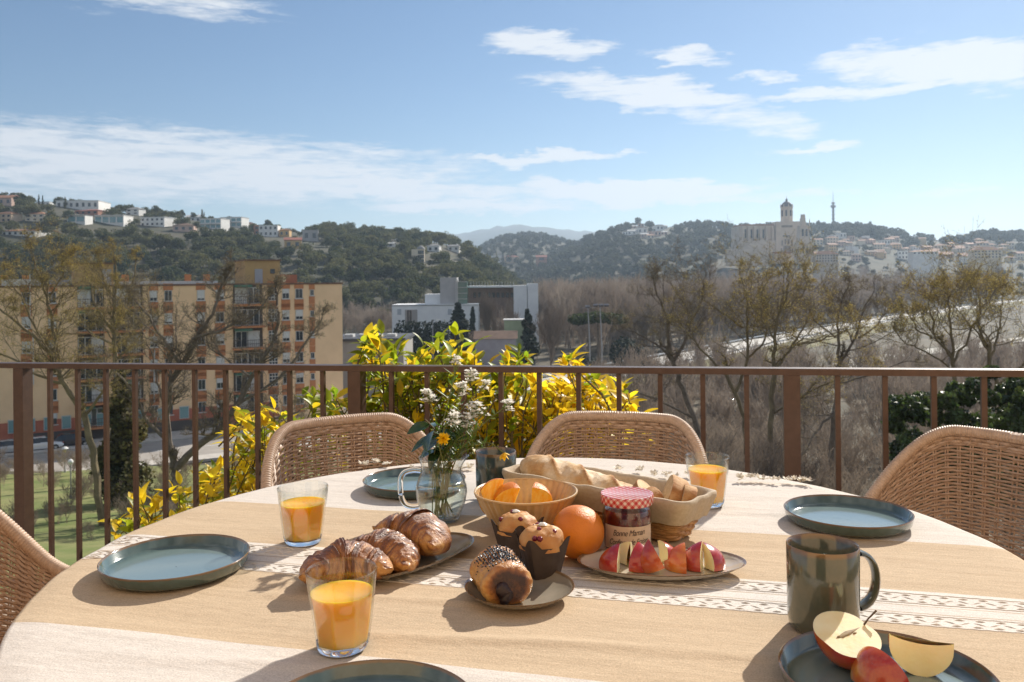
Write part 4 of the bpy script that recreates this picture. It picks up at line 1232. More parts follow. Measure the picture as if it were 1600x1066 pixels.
# cypresses, pines and a palm that stand out on the left skyline
pp_ = {}
for k_, (hh, rr, nn, sz) in dict(cypress=(11, 1.5, 420, .5), pine=(11, 3.2, 420, .75)).items():
    bl = spire_blobs(hh, rr, 9, 3) if k_ == 'cypress' else [(x, y, z, 2.1, 2.1, 1.5) for x, y, z in ((0, 0, 9), (1.6, .5, 7.6), (-1.7, -.4, 7.4), (.3, 1.5, 7), (-.3, -1.6, 8), (.8, -.8, 10))]
    V, F = leaf_cloud(nn, bl, sz, 3); pp_[k_] = tri_mesh(k_ + '_crown', V, F)
trm = MB().tube([(0, 0, -2), (.1, .1, 4), (0, 0, 8)], [.3, .25, .12], 5).mesh('trunk')
for k_, x, y, h in [('cypress', 62, 320, 15), ('cypress', 68, 320, 14), ('cypress', 103, 327, 18), ('cypress', 52, 318, 11), ('pine', 20, 318, 16), ('pine', 38, 322, 18), ('pine', 185, 330, 16), ('cypress', 239, 338, 20), ('pine', 246, 340, 18), ('cypress', 225, 328, 13), ('pine', 264, 338, 15), ('cypress', 317, 342, 22), ('cypress', 320, 342, 18), ('pine', 285, 340, 18), ('pine', 304, 336, 16), ('pine', 330, 345, 14), ('pine', 348, 345, 15), ('pine', 420, 354, 22), ('pine', 436, 355, 16), ('pine', 495, 366, 16), ('pine', 610, 368, 20), ('pine', 628, 369, 18), ('pine', 640, 371, 19), ('pine', 712, 388, 16), ('pine', 160, 326, 14)]:
    P = hit(LH, x, y, 340, 760); s = (h * P.y / FPX) / 11
    t = thing(k_, ('thin dark cypress standing up among the hillside villas' if k_ == 'cypress' else 'round headed pine standing up on the hill crest'), 'tree', tuple(P), rnd.uniform(0, 6), k_ + ' trees on the hill crest')
    link('crown', pp_[k_], M_pine, t, None, None, (s, s, s)); link('trunk', trm, M_bark, t, None, None, (s, s, s))
# small village cypresses by valley houses
for x in (786, 776, 842):
    P = hit(MH, x, 413, 905, 1900)
    t = thing('cypress', 'dark cypress beside the valley houses', 'tree', tuple(P), 0, 'cypresses beside the valley houses')
    s = 19 * P.y / FPX / 11
    link('crown', pp_['cypress'], M_cypd, t, None, None, (s, s, s)); link('trunk', trm, M_bark, t, None, None, (s, s, s))

# ------------------------------------------------------------------ masts, lamps, cars
M_lampg = pm('lamp_grey', (.32, .32, .33), .5, metal=.5)
M_globe = pm('lamp_globe', (.85, .84, .80), .3)
for x, yt, D, heads, lab in [(935, 479, 168, 3, 'floodlight mast with three dark heads near the umbrella pine'), (921, 481, 182, 1, 'slim floodlight mast with one flat head near the umbrella pine')]:
    B = gbase(x + (6 if heads == 3 else 1), D); H = aty(x, yt, D).z - B.z
    t = thing('floodlight_mast', lab, 'mast', tuple(B))
    MB().tube([(0, 0, 0), (0, 0, H * .5), (-.3, 0, H)], [.2, .16, .1], 8).obj('pole', M_lampg, t)
    MB().tube([(-1.6, 0, H), (1.4, 0, H)], .06, 6).obj('crossbar', M_lampg, t)
    for i in range(heads):
        hd = MB().box((0, 0, 0), (.9, .7, .32)).obj('lamp_head', pm('lamp_dark', (.06, .06, .07), .4), t, False)
        hd.location = ((-1.2 + 1.1 * i) if heads > 1 else -.4, -.2, H + .25); hd.rotation_euler = (R_(25), 0, 0)
for x, yt, D, lab in [(106, 724, 60, 'globe street lamp standing on the lawn'), (97, 706, 78, 'lantern street lamp at the kerb')]:
    B = gbase(x + 3, D); H = aty(x, yt, D).z - B.z; B.z += .1
    t = thing('street_lamp', lab, 'street lamp', tuple(B))
    MB().tube([(0, 0, 0), (0, 0, .5), (0, 0, .52), (0, 0, H - .2)], [.09, .09, .055, .04], 8).obj('pole', M_lampg, t)
    if D < 66: MB().lathe([(.02, -.2), (.12, -.16), (.19, 0), (.15, .13), (.02, .2)], 16, c=(0, 0, H)).obj('globe', M_globe, t)
    else:
        MB().lathe([(.08, -.2), (.22, .15), (.2, .2)], 6, c=(0, 0, H)).obj('lantern', pm('lantern_glass', (.6, .52, .3), .3), t)
        MB().lathe([(.34, .2), (.2, .32), (.02, .4)], 12, c=(0, 0, H)).obj('cap', pm('cap_pale', (.6, .6, .58), .5), t)
for x, y, D, lab in [(590, 500, 150, ''), (676, 522, 170, 'road lamp rising by the evergreen hedge')][1:]:
    B = gbase(677, 170); H = aty(676, 501, 170).z - B.z
    t = thing('road_lamp', lab, 'street lamp', tuple(B))
    MB().tube([(0, 0, 0), (0, 0, H * .97), (.1, 0, H), (1.0, 0, H + .15)], [.13, .08, .06, .05], 8).obj('pole', M_lampg, t)
    MB().box((1.1, 0, H + .15), (.8, .3, .12)).obj('lamp_head', M_globe, t, False)
B = gbase(985, 92); H = aty(985, 636, 92).z - B.z
t = thing('road_lamp', 'road lamp with a flat white head among the scrub', 'street lamp', tuple(B))
MB().tube([(0, 0, 0), (0, 0, H * .95), (.2, 0, H)], [.12, .08, .05], 8).obj('pole', M_lampg, t)
MB().box((.2, 0, H), (1.0, .35, .14), 0, .7).obj('lamp_head', M_globe, t, False)
sp_ = onz(1522, 476, -18.5)
t = thing('sign_pillar', 'narrow white advertising pillar by the far carriageway', 'sign', tuple(sp_))
hz = 34 * sp_.y / FPX
MB().box((0, 0, hz / 2), (2.6, .8, hz)).obj('panel', M_shut, t, False)
MB().box((0, 0, hz + .3), (3.0, 1.0, .5)).obj('cap', pm('cap_dark', (.1, .12, .2), .5), t, False)


def car(label, loc, rz, col, group='cars parked by the apartment block'):
    t = thing('parked_car', label, 'car', loc, rz, group)
    m = pm('paint_' + col, dict(silver=(.45, .46, .47), dark=(.04, .04, .05), white=(.7, .7, .7), red=(.3, .04, .03))[col], .25, metal=.3, coat=.5)
    sec = [(-2.1, .42, .62, .70), (-2.0, .32, .80, .80), (-1.2, .25, .92, .86), (0, .25, .95, .88), (1.1, .25, .92, .86), (1.9, .3, .78, .80), (2.1, .42, .6, .68)]
    body = [[(x, -w, z0), (x, -w * 1.02, (z0 + z1) / 2), (x, -w * .92, z1), (x, w * .92, z1), (x, w * 1.02, (z0 + z1) / 2), (x, w, z0)] for x, z0, z1, w in sec]
    b = MB().grid(body); b.F += [(0, 1, 2, 3, 4, 5), tuple(range(len(sec) * 6 - 1, len(sec) * 6 - 7, -1))]; b.obj('body', m, t)
    cab = [[(x, -w, .9), (x, -w * .82, z), (x, w * .82, z), (x, w, .9)] for x, z, w in [(-1.75, .93, .8), (-1.25, 1.38, .8), (-.2, 1.46, .82), (.5, 1.38, .8), (1.15, .93, .8)]]
    c = MB().grid(cab).obj('cabin', M_glass_dark, t)
    MB().box((-.4, 0, 1.445), (1.5, 1.3, .05), 0, .9).obj('roof', m, t)
    for sx in (-1.3, 1.3):
        for sy in (-.8, .8):
            w = MB().lathe([(.12, -.1), (.31, -.1), (.31, .1), (.12, .1)], 16).obj('wheel', pm('tyre', (.02, .02, .02), .8), t); w.rotation_euler = (R_(90), 0, 0); w.location = (sx, sy, .31)
            h = MB().lathe([(.01, .1), (.19, .1), (.19, -.1), (.01, -.1)], 12).obj('rim', M_galv, w)
    for s in (-.6, .6):
        MB().box((-2.06, s, .68), (.1, .3, .12)).obj('headlight', M_globe, t, False); MB().box((2.06, s, .72), (.1, .3, .12)).obj('tail_light', pm('tail_red', (.3, .01, .01), .3), t, False)
    return t


def carpos(x, y, z=SZ + .005): p = onz(x, y, z); return tuple(p)


car('silver hatchback parked on the street by the railing post', carpos(16, 708), R_(30), 'silver')
car('dark hatchback parked before the garage band', carpos(112, 697), R_(31), 'dark')
car('white car parked behind the thin bare trees', carpos(66, 703), R_(30), 'white')
for x, y, c, lab in [(1145, 636, 'silver', 'silver car parked on the pale ground below the trees'), (1172, 640, 'white', 'white car parked on the pale ground below the trees'), (1475, 592, 'white', 'white car on the service road beyond the ivy')]:
    car(lab, carpos(x, y, -20.38 if x < 1400 else -20.5), R_(40), c, 'cars below the right hand trees')

# ================================================================== TERRACE, RAILING, CHAIRS, SHRUB
Z0R = 3.05


def bar_xy(i):
    px = (35.46 + 41.57 * i) / (1 - .010524 * i); Y = Z0R * (1 - .010524 * i)
    return px, Y


p0 = aty(bar_xy(0)[0], 567.0, bar_xy(0)[1]); p1 = aty(bar_xy(26)[0], 577.0, bar_xy(26)[1])
rdir = Vector((p1.x - p0.x, p1.y - p0.y, 0)); step = rdir.length / 26; rdir.normalize()
rang = math.atan2(rdir.y, rdir.x)
def rail_pt(i, z): f = i / 26.; return Vector((p0.x + (p1.x - p0.x) * f, p0.y + (p1.y - p0.y) * f, z))
def rail_top(i): return p0.z + (p1.z - p0.z) * i / 26.


M_railm = pm('bronze_paint', (.075, .043, .031), .42, (.095, .056, .041), 30, .06, 200, metal=.25, spec=.5)
rl = thing('balcony_railing', 'brown metal balcony railing with square posts and thin balusters', 'railing', tuple(rail_pt(0, 0)))
RO = rl.location.copy()
i0, i1 = -9, 33
a, b = rail_pt(i0, rail_top(i0)) - RO, rail_pt(i1, rail_top(i1)) - RO
nrm = Vector((-rdir.y, rdir.x, 0))


def bar3(mb, a, b, w, h):
    v = []
    for p in (a, b):
        for sx, sz in ((-1, -1), (1, -1), (1, 1), (-1, 1)): v.append(tuple(p + nrm * sx * w / 2 + Vector((0, 0, sz * h / 2))))
    return mb.add(v, [(0, 1, 2, 3), (7, 6, 5, 4), (0, 4, 5, 1), (1, 5, 6, 2), (2, 6, 7, 3), (3, 7, 4, 0)])


bar3(MB(), a - Vector((0, 0, .009)), b - Vector((0, 0, .009)), .045, .018).obj('top_rail', M_railm, rl, False)
bar3(MB(), rail_pt(i0, .10) - RO, rail_pt(i1, .10) - RO, .03, .014).obj('bottom_rail', M_railm, rl, False)
bar_me = MB().box((0, 0, .5), (.0138, .0138, 1.0)).mesh('baluster', False)
post_me = MB().box((0, 0, .5), (.044, .044, 1.0)).mesh('post', False)
for i in range(i0, i1 + 1):
    h = rail_top(i) - .0185
    P = rail_pt(i, 0) - RO
    if i % 11 == 0: link('post', post_me, M_railm, rl, (P.x, P.y, 0), (0, 0, rang), (1, 1, h))
    else: link('baluster', bar_me, M_railm, rl, (P.x, P.y, .105), (0, 0, rang), (1, 1, h - .107))
M_tile = pm('terrace_tile', (.42, .33, .25), .7, (.36, .28, .21), 1.5, .1, 10)
fl = []
e0, e1 = rail_pt(i0 - 3, 0) + nrm * .12, rail_pt(i1 + 3, 0) + nrm * .12
poly = [(-7, -4), (5, -4), (e1.x, e1.y), (e0.x, e0.y)]
v = [(x, y, -.004) for x, y in poly] + [(x, y, -.30) for x, y in poly]
struct('terrace_floor', MB().add(v, [(0, 1, 2, 3), (7, 6, 5, 4), (0, 4, 5, 1), (1, 5, 6, 2), (2, 6, 7, 3), (3, 7, 4, 0)]), M_tile, False)
v = [(x, y, -.305) for x, y in poly] + [(x, y, -9) for x, y in poly]
struct('retaining_wall', MB().add(v, [(0, 4, 5, 1), (1, 5, 6, 2), (2, 6, 7, 3), (3, 7, 4, 0)]), pm('retaining_render', (.5, .45, .38), .9, (.42, .38, .32), .8, .3, 12), False)

# the house the terrace belongs to, behind the photographer
M_stucco = pm('warm_stucco', (.82, .60, .40), .9, (.77, .56, .37), 1.5, .3, 40)
hw = thing('house_wall', 'warm stucco wall of the house behind the terrace', 'wall', (0, -1.9, 0))
for x0, x1, z0, z1 in ((-7, -2.2, 0, 6.2), (-.2, 5, 0, 6.2), (-2.2, -.2, 2.3, 6.2)):
    MB().box(((x0 + x1) / 2, -.15, (z0 + z1) / 2), (x1 - x0, .3, z1 - z0)).obj('wall', M_stucco, hw, False)
dr = MB().box((-1.2, -.2, 1.15), (2.0, .06, 2.3)).obj('glass_door', M_glass_dark, hw, False)
for x in (-2.16, -1.2, -.24): MB().box((x, -.15, 1.15), (.07, .1, 2.29)).obj('door_frame', M_railm, dr, False)

# ------------------------------------------------------------------ rattan chairs
M_rat = pm('rattan', (.47, .325, .225), .5, (.35, .23, .155), 90, .2, 300, spec=.45)
M_ratw = pm('rattan_wrap', (.54, .39, .285), .5, (.43, .30, .21), 120, .2, 300)
M_leg = pm('black_steel', (.02, .02, .022), .45, metal=.6)


def sm(x): x = max(0, min(1, x)); return x * x * (3 - 2 * x)
def rimh(a): return .82 - .21 * sm((abs(a) - R_(26)) / R_(80))


def shell(a, t, off=0.0):
    z = .45 + (rimh(a) - .45) * t
    g = .80 + .20 * min(1, (z - .45) / .37) ** .8 if z > .45 else .80
    q = abs(math.sin(a)) ** .85 * math.copysign(1, math.sin(a))
    x, y = .255 * g * q, .235 * g * math.cos(a) if abs(a) < 1.5708 else .27 * g * math.cos(a)
    L_ = math.hypot(x, y) + 1e-9
    return np.array([x + off * x / L_, y + off * y / L_, z])


def chair_parts(t):
    A = R_(104); nrib = 33
    ribs = MB()
    for i in range(nrib):
        for da in (-.011, .011):
            a = -A + 2 * A * i / (nrib - 1) + da
            ribs.tube([shell(a, u) for u in np.linspace(-.02, 1, 7)], .0022, 4, cap=False)
    tag(ribs.obj('ribs', M_rat, t), kind='stuff')
    wv = MB(); nrow = 46
    seg = (nrib - 1) * 2
    for k in range(nrow):
        tt = (k + .6) / nrow * .965
        P = []
        for j in range(seg + 1):
            a = -A + 2 * A * j / seg
            P.append(shell(a, tt, .0046 * math.cos(math.pi * (j / 2 + k)) if j % 2 == 0 else 0.0))
        P = np.array(P); P[:, 2] += nrs.normal(size=len(P)) * .0006
        wv.tube(P, .0029, 4, cap=False)
    tag(wv.obj('woven_back', M_rat, t), kind='stuff')
    n = 520; P = [shell(-A + 2 * A * j / n, 1.0) for j in range(n + 1)]
    fr = MB().tube(P, .0125 + .0016 * np.abs(np.sin(np.arange(n + 1) * math.pi / 3)), 8)
    # second thin border strand
    fr.tube([shell(-A + 2 * A * j / 120, .955, .004 * math.sin(j * 1.6)) for j in range(121)], .0042, 5)
    fr.tube([shell(-A + 2 * A * j / 120, .93, -.004 * math.sin(j * 1.6)) for j in range(121)], .0042, 5)
    fr.obj('rim', M_ratw, t)
    st_ = MB().lathe([(.001, .448), (.12, .446), (.19, .452), (.2, .44), (.19, .425), (.001, .42)], 40, 1.06, 1.05)
    st_.obj('seat', M_rat, t)
    for sx in (-1, 1):
        for sy in (-1, 1):
            MB().tube([(sx * .15, sy * .14, .425), (sx * .2, sy * .2, .012), (sx * .2, sy * .2, 0)], [.011, .010, .010], 8).obj('leg', M_leg, t)


TC = Vector((.045, 1.34, 0)); TR = .75; TZ = .752


def chair_at(bx, by, label, src=None):
    e = Vector((bx - TC.x, by - TC.y)); e.normalize()
    loc = (bx - e.x * .235, by - e.y * .235, 0); rz = math.atan2(-e.x, e.y)
    if src is None:
        t = thing('rattan_chair', label, 'chair', loc, rz, 'rattan chairs round the table'); chair_parts(t)
    else:
        t = copy_tree(src); t.location = loc; t.rotation_euler = (0, 0, rz); t['label'] = label
    return t


ch0 = chair_at(.295, 2.27, 'rattan chair with an arched back behind the bread basket')
chair_at(-.475, 2.25, 'rattan chair backing onto the shrub behind the flower jug', ch0)
chair_at(1.15, 1.90, 'rattan chair beside the ivy, across from the big green mug', ch0)
chair_at(-1.215, 1.49, 'rattan chair at the end of the table by the empty left plate', ch0)

# ------------------------------------------------------------------ lemon shrub
def leaf_mesh(name, L_=.075, W=.03, fold=.35, bend=.25):
    n = 6; rows_ = []
    for i in range(n + 1):
        u = i / n; w = W / 2 * (math.sin(math.pi * u ** .85) ** .8 if 0 < u < 1 else 0.0)
        y = L_ * u; z = -bend * L_ * u * u
        rows_.append([(-w, y, z + w * fold), (0, y, z), (w, y, z + w * fold)])
    return MB().grid(np.array(rows_)).mesh(name, True, None)


M_lg = pm('lemon_leaf_green', (.19, .27, .015), .38, island=0, objrand=.4, translucent=.6, c2=(.46, .48, .02), scale=9)
M_ly = pm('lemon_leaf_yellow', (.82, .57, .013), .42, objrand=.22, translucent=.6, c2=(.88, .70, .04), scale=9)
M_lgi = pm('lemon_leaf_green_mass', (.17, .25, .015), .38, (.42, .44, .02), 4, island=.4, translucent=.6)
M_lyi = pm('lemon_leaf_yellow_mass', (.78, .54, .013), .42, (.86, .68, .04), 4, island=.25, translucent=.6)
M_stem = pm('shrub_stem', (.10, .085, .035), .8, (.15, .12, .06), 30)
lv = [leaf_mesh('leaf%d' % i, .062 * s, .027 * s, f, b) for i, (s, f, b) in enumerate([(1, .35, .2), (1.12, .25, .35), (.85, .5, .1), (.95, .3, .5)])]
for me, nm in zip(lv, 'abcd'): me.name = 'leaf'
ra = random.Random(29)


def shrub(label, regions, root_px, Dn, nobj, seed, dens=3.1):
    """regions: (x0, y0, x1, y1, twigs, share of yellow)"""
    r = random.Random(seed)
    b = aty(root_px[0], root_px[1], Dn); b.z = gz(b.x, b.y)
    t = thing('lemon_shrub', label, 'shrub', tuple(b))
    root = np.array(b); st = MB(); spots = []
    for (x0, y0, x1, y1, nt, ys) in regions:
        for _ in range(int(nt * dens + .5)):
            x, y = r.uniform(x0, x1), r.uniform(y0, y1)
            tip = np.array(aty(x, y, Dn + r.uniform(-.28, .45)))
            # twig: from a lower inner point up to the tip
            inner = tip + np.array([r.gauss(0, .06), r.gauss(0, .05), -r.uniform(.10, .22)])
            mid = (tip + inner) / 2 + np.array([r.gauss(0, .012), r.gauss(0, .012), 0])
            st.tube([inner, mid, tip], [.0035, .0028, .0015], 4, cap=False)
            if r.random() < .16:
                j = root + np.array([r.gauss(0, .12), r.gauss(0, .08), 0])
                m1 = j * .4 + inner * .6 + np.array([0, 0, -.25]); st.tube([j, m1, inner], [.012, .008, .0035], 5, cap=False)
            yel = r.random() < ys
            for q in range(r.randint(6, 9)):
                u = r.uniform(.15, 1.0) if q else 1.0
                p = inner * (1 - u) + tip * u
                aaz = r.uniform(0, 6.28); pitch = r.uniform(.1, 1.1) if u < .9 else r.uniform(.6, 1.4)
                spots.append((p, aaz, pitch, r.uniform(-.6, .6), r.uniform(.7, 1.2), yel if r.random() < .9 else not yel))
    st.obj('branches', M_stem, t, origin=b)
    spots.sort(key=lambda s: s[0][1])
    near = spots[:nobj]; rest = spots[nobj:]

    def mtx(s):
        p, aaz, pitch, roll, sc, yel = s
        return Matrix.Translation(Vector(p) - b) @ Matrix.Rotation(aaz, 4, 'Z') @ Matrix.Rotation(pitch, 4, 'X') @ Matrix.Rotation(roll, 4, 'Y') @ Matrix.Scale(sc, 4)
    for i, s in enumerate(near):
        m = lvy[i % 4] if s[5] else lvg[i % 4]
        o = link('leaf', m, None, t); o.matrix_local = mtx(s)
    for yel, mt, nm in ((True, M_lyi, 'yellow_leaves'), (False, M_lgi, 'green_leaves')):
        mm = MB()
        for i, s in enumerate(rest):
            if s[5] != yel: continue
            src = lv[i % 4]; M4 = np.array(mtx(s))
            co = np.array([v.co for v in src.vertices]); mm.add(co @ M4[:3, :3].T + M4[:3, 3], [tuple(p.vertices) for p in src.polygons])
        if mm.V: tag(mm.obj(nm, mt, t, True, None), kind='stuff')
    return t


lvg = []; lvy = []
for me in lv:
    g = me.copy(); g.materials.append(M_lg); lvg.append(g)
    y_ = me.copy(); y_.materials.append(M_ly); lvy.append(y_)
for i in range(4): lvg[i].name = lvy[i].name = 'leaf'
shrub('yellow green lemon shrub crowding the railing behind the flower jug', [(552, 540, 640, 720, 24, .22), (565, 522, 600, 560, 5, .5), (640, 535, 720, 720, 26, .25), (690, 522, 745, 600, 8, .45), (725, 560, 800, 720, 22, .55), (785, 548, 830, 600, 6, .3), (800, 590, 870, 720, 24, .85), (870, 590, 935, 700, 18, .97), (882, 553, 898, 580, 3, 1.0), (935, 600, 985, 665, 8, 1.0), (845, 610, 900, 640, 5, .9)], (760, 760), 2.98, 200, 3)
shrub('yellow lemon shrub spilling along the railing beside the cypress', [(376, 638, 440, 730, 13, .75), (430, 655, 470, 700, 3, .8), (470, 610, 545, 690, 8, .35), (330, 700, 400, 770, 8, .8), (270, 740, 340, 790, 6, .8), (205, 780, 290, 830, 7, .85), (180, 815, 215, 840, 2, .8)], (390, 860), 3.25, 100, 4)

# ================================================================== TABLE AND BREAKFAST
def setattr_f(o, name, vals):
    at = o.data.attributes.new(name, 'FLOAT', 'POINT'); at.data.foreach_set('value', np.asarray(vals, np.float32))


def tone_mat(name, cols, rough=.5, nscale=60, namp=.35, bump=.3, bscale=150, coat=0., sub=0., subr=(.008, .004, .002), spec=.5):
    """colour ramp over the 'tone' attribute plus noise"""
    if name in MATS: return MATS[name]
    m = pm(name, cols[0][1], rough, bump=bump, bscale=bscale, coat=coat, sub=sub, subr=subr, spec=spec)
    N, L = mnodes(m); b = N['Principled BSDF']
    at = N.new('ShaderNodeAttribute'); at.attribute_name = 'tone'
    tcn = N.new('ShaderNodeTexCoord'); nz = N.new('ShaderNodeTexNoise'); L.new(tcn.outputs['Object'], nz.inputs['Vector'])
    nz.inputs['Scale'].default_value = nscale; nz.inputs['Detail'].default_value = 5; nz.inputs['Roughness'].default_value = .65
    ma = N.new('ShaderNodeMath'); ma.operation = 'MULTIPLY_ADD'; L.new(nz.outputs[0], ma.inputs[0]); ma.inputs[1].default_value = namp * 2
    sb = N.new('ShaderNodeMath'); sb.operation = 'SUBTRACT'; L.new(at.outputs['Fac'], sb.inputs[0]); sb.inputs[1].default_value = namp
    L.new(sb.outputs[0], ma.inputs[2])
    rp = N.new('ShaderNodeValToRGB'); L.new(ma.outputs[0], rp.inputs[0])
    el_ = rp.color_ramp.elements
    el_[0].position, el_[0].color = cols[0][0], (*cols[0][1], 1)
    el_[1].position, el_[1].color = cols[-1][0], (*cols[-1][1], 1)
    for p, c in cols[1:-1]:
        e = el_.new(p); e.color = (*c, 1)
    L.new(rp.outputs[0], b.inputs['Base Color'])
    return m


tab = thing('round_table', 'round table standing under the striped linen cloth', 'table', tuple(TC))
M_wood = pm('table_wood', (.22, .13, .07), .6, (.17, .10, .05), 8)
MB().lathe([(.01, .71), (.74, .71), (.745, .725), (.74, .742), (.01, .742)], 64).obj('table_top', M_wood, tab)
for a in range(4):
    x, y = .45 * math.cos(a * math.pi / 2 + .785), .45 * math.sin(a * math.pi / 2 + .785)
    MB().tube([(x, y, .71), (x * 1.05, y * 1.05, 0)], [.032, .022], 12).obj('leg', M_wood, tab)

# the cloth
STR = R_(-13.9)
M_cloth = bpy.data.materials.new('striped_linen'); M_cloth.use_nodes = True
N, L = mnodes(M_cloth); b = N['Principled BSDF']; b.inputs['Roughness'].default_value = .9; b.inputs['Specular IOR Level'].default_value = .15
t_ = N.new('ShaderNodeTexCoord'); sp = N.new('ShaderNodeSeparateXYZ'); L.new(t_.outputs['Object'], sp.inputs[0])


def mth(N, L, op, a, b_=None, c=None, clamp=False):
    n = N.new('ShaderNodeMath'); n.operation = op; n.use_clamp = clamp
    for i, s in enumerate((a, b_, c)):
        if s is None: continue
        if hasattr(s, 'is_linked'): L.new(s, n.inputs[i])
        else: n.inputs[i].default_value = s
    return n.outputs[0]


def nz_(N, L, vec, scale, st, detail=4, rough=.6):
    mp = N.new('ShaderNodeMapping'); L.new(vec, mp.inputs[0]); mp.inputs['Scale'].default_value = st
    n = N.new('ShaderNodeTexNoise'); L.new(mp.outputs[0], n.inputs['Vector']); n.inputs['Scale'].default_value = scale
    n.inputs['Detail'].default_value = detail; n.inputs['Roughness'].default_value = rough
    return n.outputs[0]


wob = nz_(N, L, t_.outputs['Object'], 4, (1, 1, 1), 2)
yy = mth(N, L, 'MULTIPLY_ADD', wob, .008, mth(N, L, 'ADD', sp.outputs[1], -.004))
yn = mth(N, L, 'MULTIPLY_ADD', yy, 1 / 2.4, .5)
rp = N.new('ShaderNodeValToRGB'); rp.color_ramp.interpolation = 'CONSTANT'; L.new(yn, rp.inputs[0])
WH, TN, LC = (.605, .55, .495, 1), (.505, .388, .265, 1), (.65, .60, .545, 1)
pos = lambda y: y / 2.4 + .5
el_ = rp.color_ramp.elements
el_[0].position, el_[0].color = 0, WH
el_[1].position, el_[1].color = pos(-.406), TN
for p, c in ((-.173, LC), (-.056, TN), (.18, WH)): e = el_.new(pos(p)); e.color = c
weft = nz_(N, L, t_.outputs['Object'], 1, (330, 480, 1), 3, .7)
warp_ = nz_(N, L, t_.outputs['Object'], 1, (480, 300, 1), 3, .7)
slub = nz_(N, L, t_.outputs['Object'], 1, (55, 95, 1), 4, .6)
th = mth(N, L, 'ADD', mth(N, L, 'MULTIPLY', weft, .55), mth(N, L, 'ADD', mth(N, L, 'MULTIPLY', warp_, .5), mth(N, L, 'MULTIPLY', slub, .22)))
val = mth(N, L, 'MULTIPLY_ADD', th, 1.35, .14)
hs = N.new('ShaderNodeHueSaturation'); L.new(rp.outputs[0], hs.inputs['Color']); L.new(val, hs.inputs['Value'])
# fine ochre lines inside the lace strip
dl = mth(N, L, 'ABSOLUTE', mth(N, L, 'SUBTRACT', mth(N, L, 'ABSOLUTE', mth(N, L, 'ADD', sp.outputs[1], .1145)), .0125))
ln = mth(N, L, 'LESS_THAN', dl, .0011)
mx = N.new('ShaderNodeMixRGB'); L.new(mth(N, L, 'MULTIPLY', ln, .75), mx.inputs[0]); L.new(hs.outputs[0], mx.inputs[1]); mx.inputs[2].default_value = (.36, .24, .13, 1)
L.new(mx.outputs[0], b.inputs['Base Color'])
bp = N.new('ShaderNodeBump'); bp.inputs['Strength'].default_value = .55; bp.inputs['Distance'].default_value = .0012
L.new(th, bp.inputs['Height'])
crs = nz_(N, L, t_.outputs['Object'], 1, (3.2, 16, 1), 5, .55)
bp2 = N.new('ShaderNodeBump'); bp2.inputs['Strength'].default_value = .45; bp2.inputs['Distance'].default_value = .012
L.new(crs, bp2.inputs['Height']); L.new(bp.outputs[0], bp2.inputs['Normal']); L.new(bp2.outputs[0], b.inputs['Normal'])

rings, seg = 150, 240
pts = []
CRS = [(-.245, -.25, .30, .0032), (-.33, .02, .34, .0030), (-.295, .42, .18, .0026), (-.21, -.48, .16, .0026), (.09, .40, .22, .0022), (.30, .25, .3, .0022), (-.455, -.3, .3, .0028)]


def wrk(x, y):
    c = 0.0
    for yc, xc, hw_, am in CRS:
        q = (y - yc - .018 * math.sin((x - xc) * 7)) / .011
        if abs(q) < 3 and abs(x - xc) < hw_: c += am * math.exp(-q * q) * (1 - ((x - xc) / hw_) ** 2)
    return c + wrk0(x, y)


def wrk0(x, y): return .0021 * n3((x * 2.2, y * 11, 0), 1, 4.4) + .0008 * n3((x * 6, y * 25, 0), 1, 1.7)
for i in range(rings + 1):
    r0 = TR * i / rings; row = []
    for j in range(seg):
        a = 2 * math.pi * j / seg; x, y = r0 * math.cos(a), r0 * math.sin(a)
        f = max(0, (r0 - .70) / .05)
        row.append((x, y, (.0503 - .05 + wrk(x, y)) - .004 * f * f))
    pts.append(row)
for k in range(1, 13):
    dz = .3 * k / 12; row = []
    for j in range(seg):
        a = 2 * math.pi * j / seg
        rr = TR + .006 * min(1, k / 2) + .028 * (k / 12) * (1 + math.sin(a * 17 + .6 * math.sin(3 * a)))
        row.append((rr * math.cos(a), rr * math.sin(a), -.004 - dz))
    pts.append(row)
cl = MB().grid(np.array(pts), True).obj('tablecloth', M_cloth, None, True, None)
tag(cl, 'striped linen tablecloth in white and tan with a lace band across', 'tablecloth')
cl.location = (TC.x, TC.y, TZ - .0016); cl.rotation_euler = (0, 0, STR)
M_braid = pm('white_braid', (.76, .71, .64), .9, (.68, .63, .56), 300)
for yc in (-.077, -.152):
    m_ = MB(); W = math.sqrt(TR ** 2 - yc ** 2) - .012
    xs = np.arange(-W, W, .0042)
    tri = np.arcsin(np.sin(xs * 2 * math.pi / .034)) / 1.57
    for yo, kind_ in ((0.0, 'zig'), (.0105, 'dash'), (-.0105, 'dash'), (.0175, 'line'), (-.0175, 'line')):
        if kind_ == 'zig': ys, z = yc + .0055 * tri, .0006 + .0007 * np.cos(xs * 4 * math.pi / .034)
        elif kind_ == 'dash': ys, z = np.full_like(xs, yc + yo), .0002 + .0016 * np.sin(xs * 2 * math.pi / .024 + yo * 200)
        else: ys, z = yc + yo + .0007 * np.sin(xs * 2 * math.pi / .017), np.full_like(xs, .0009)
        z = z - .0006 + np.array([wrk(q_, w_) for q_, w_ in zip(xs, ys)])
        m_.tube(np.stack([xs, ys, z], 1), .0009, 4)
    m_.obj('lace_braid', M_braid, cl)


def tp(x, y, h=0.0): return onz(x, y, TZ + h)
def at_xy(x, y): return (x, y, TZ + .0002)


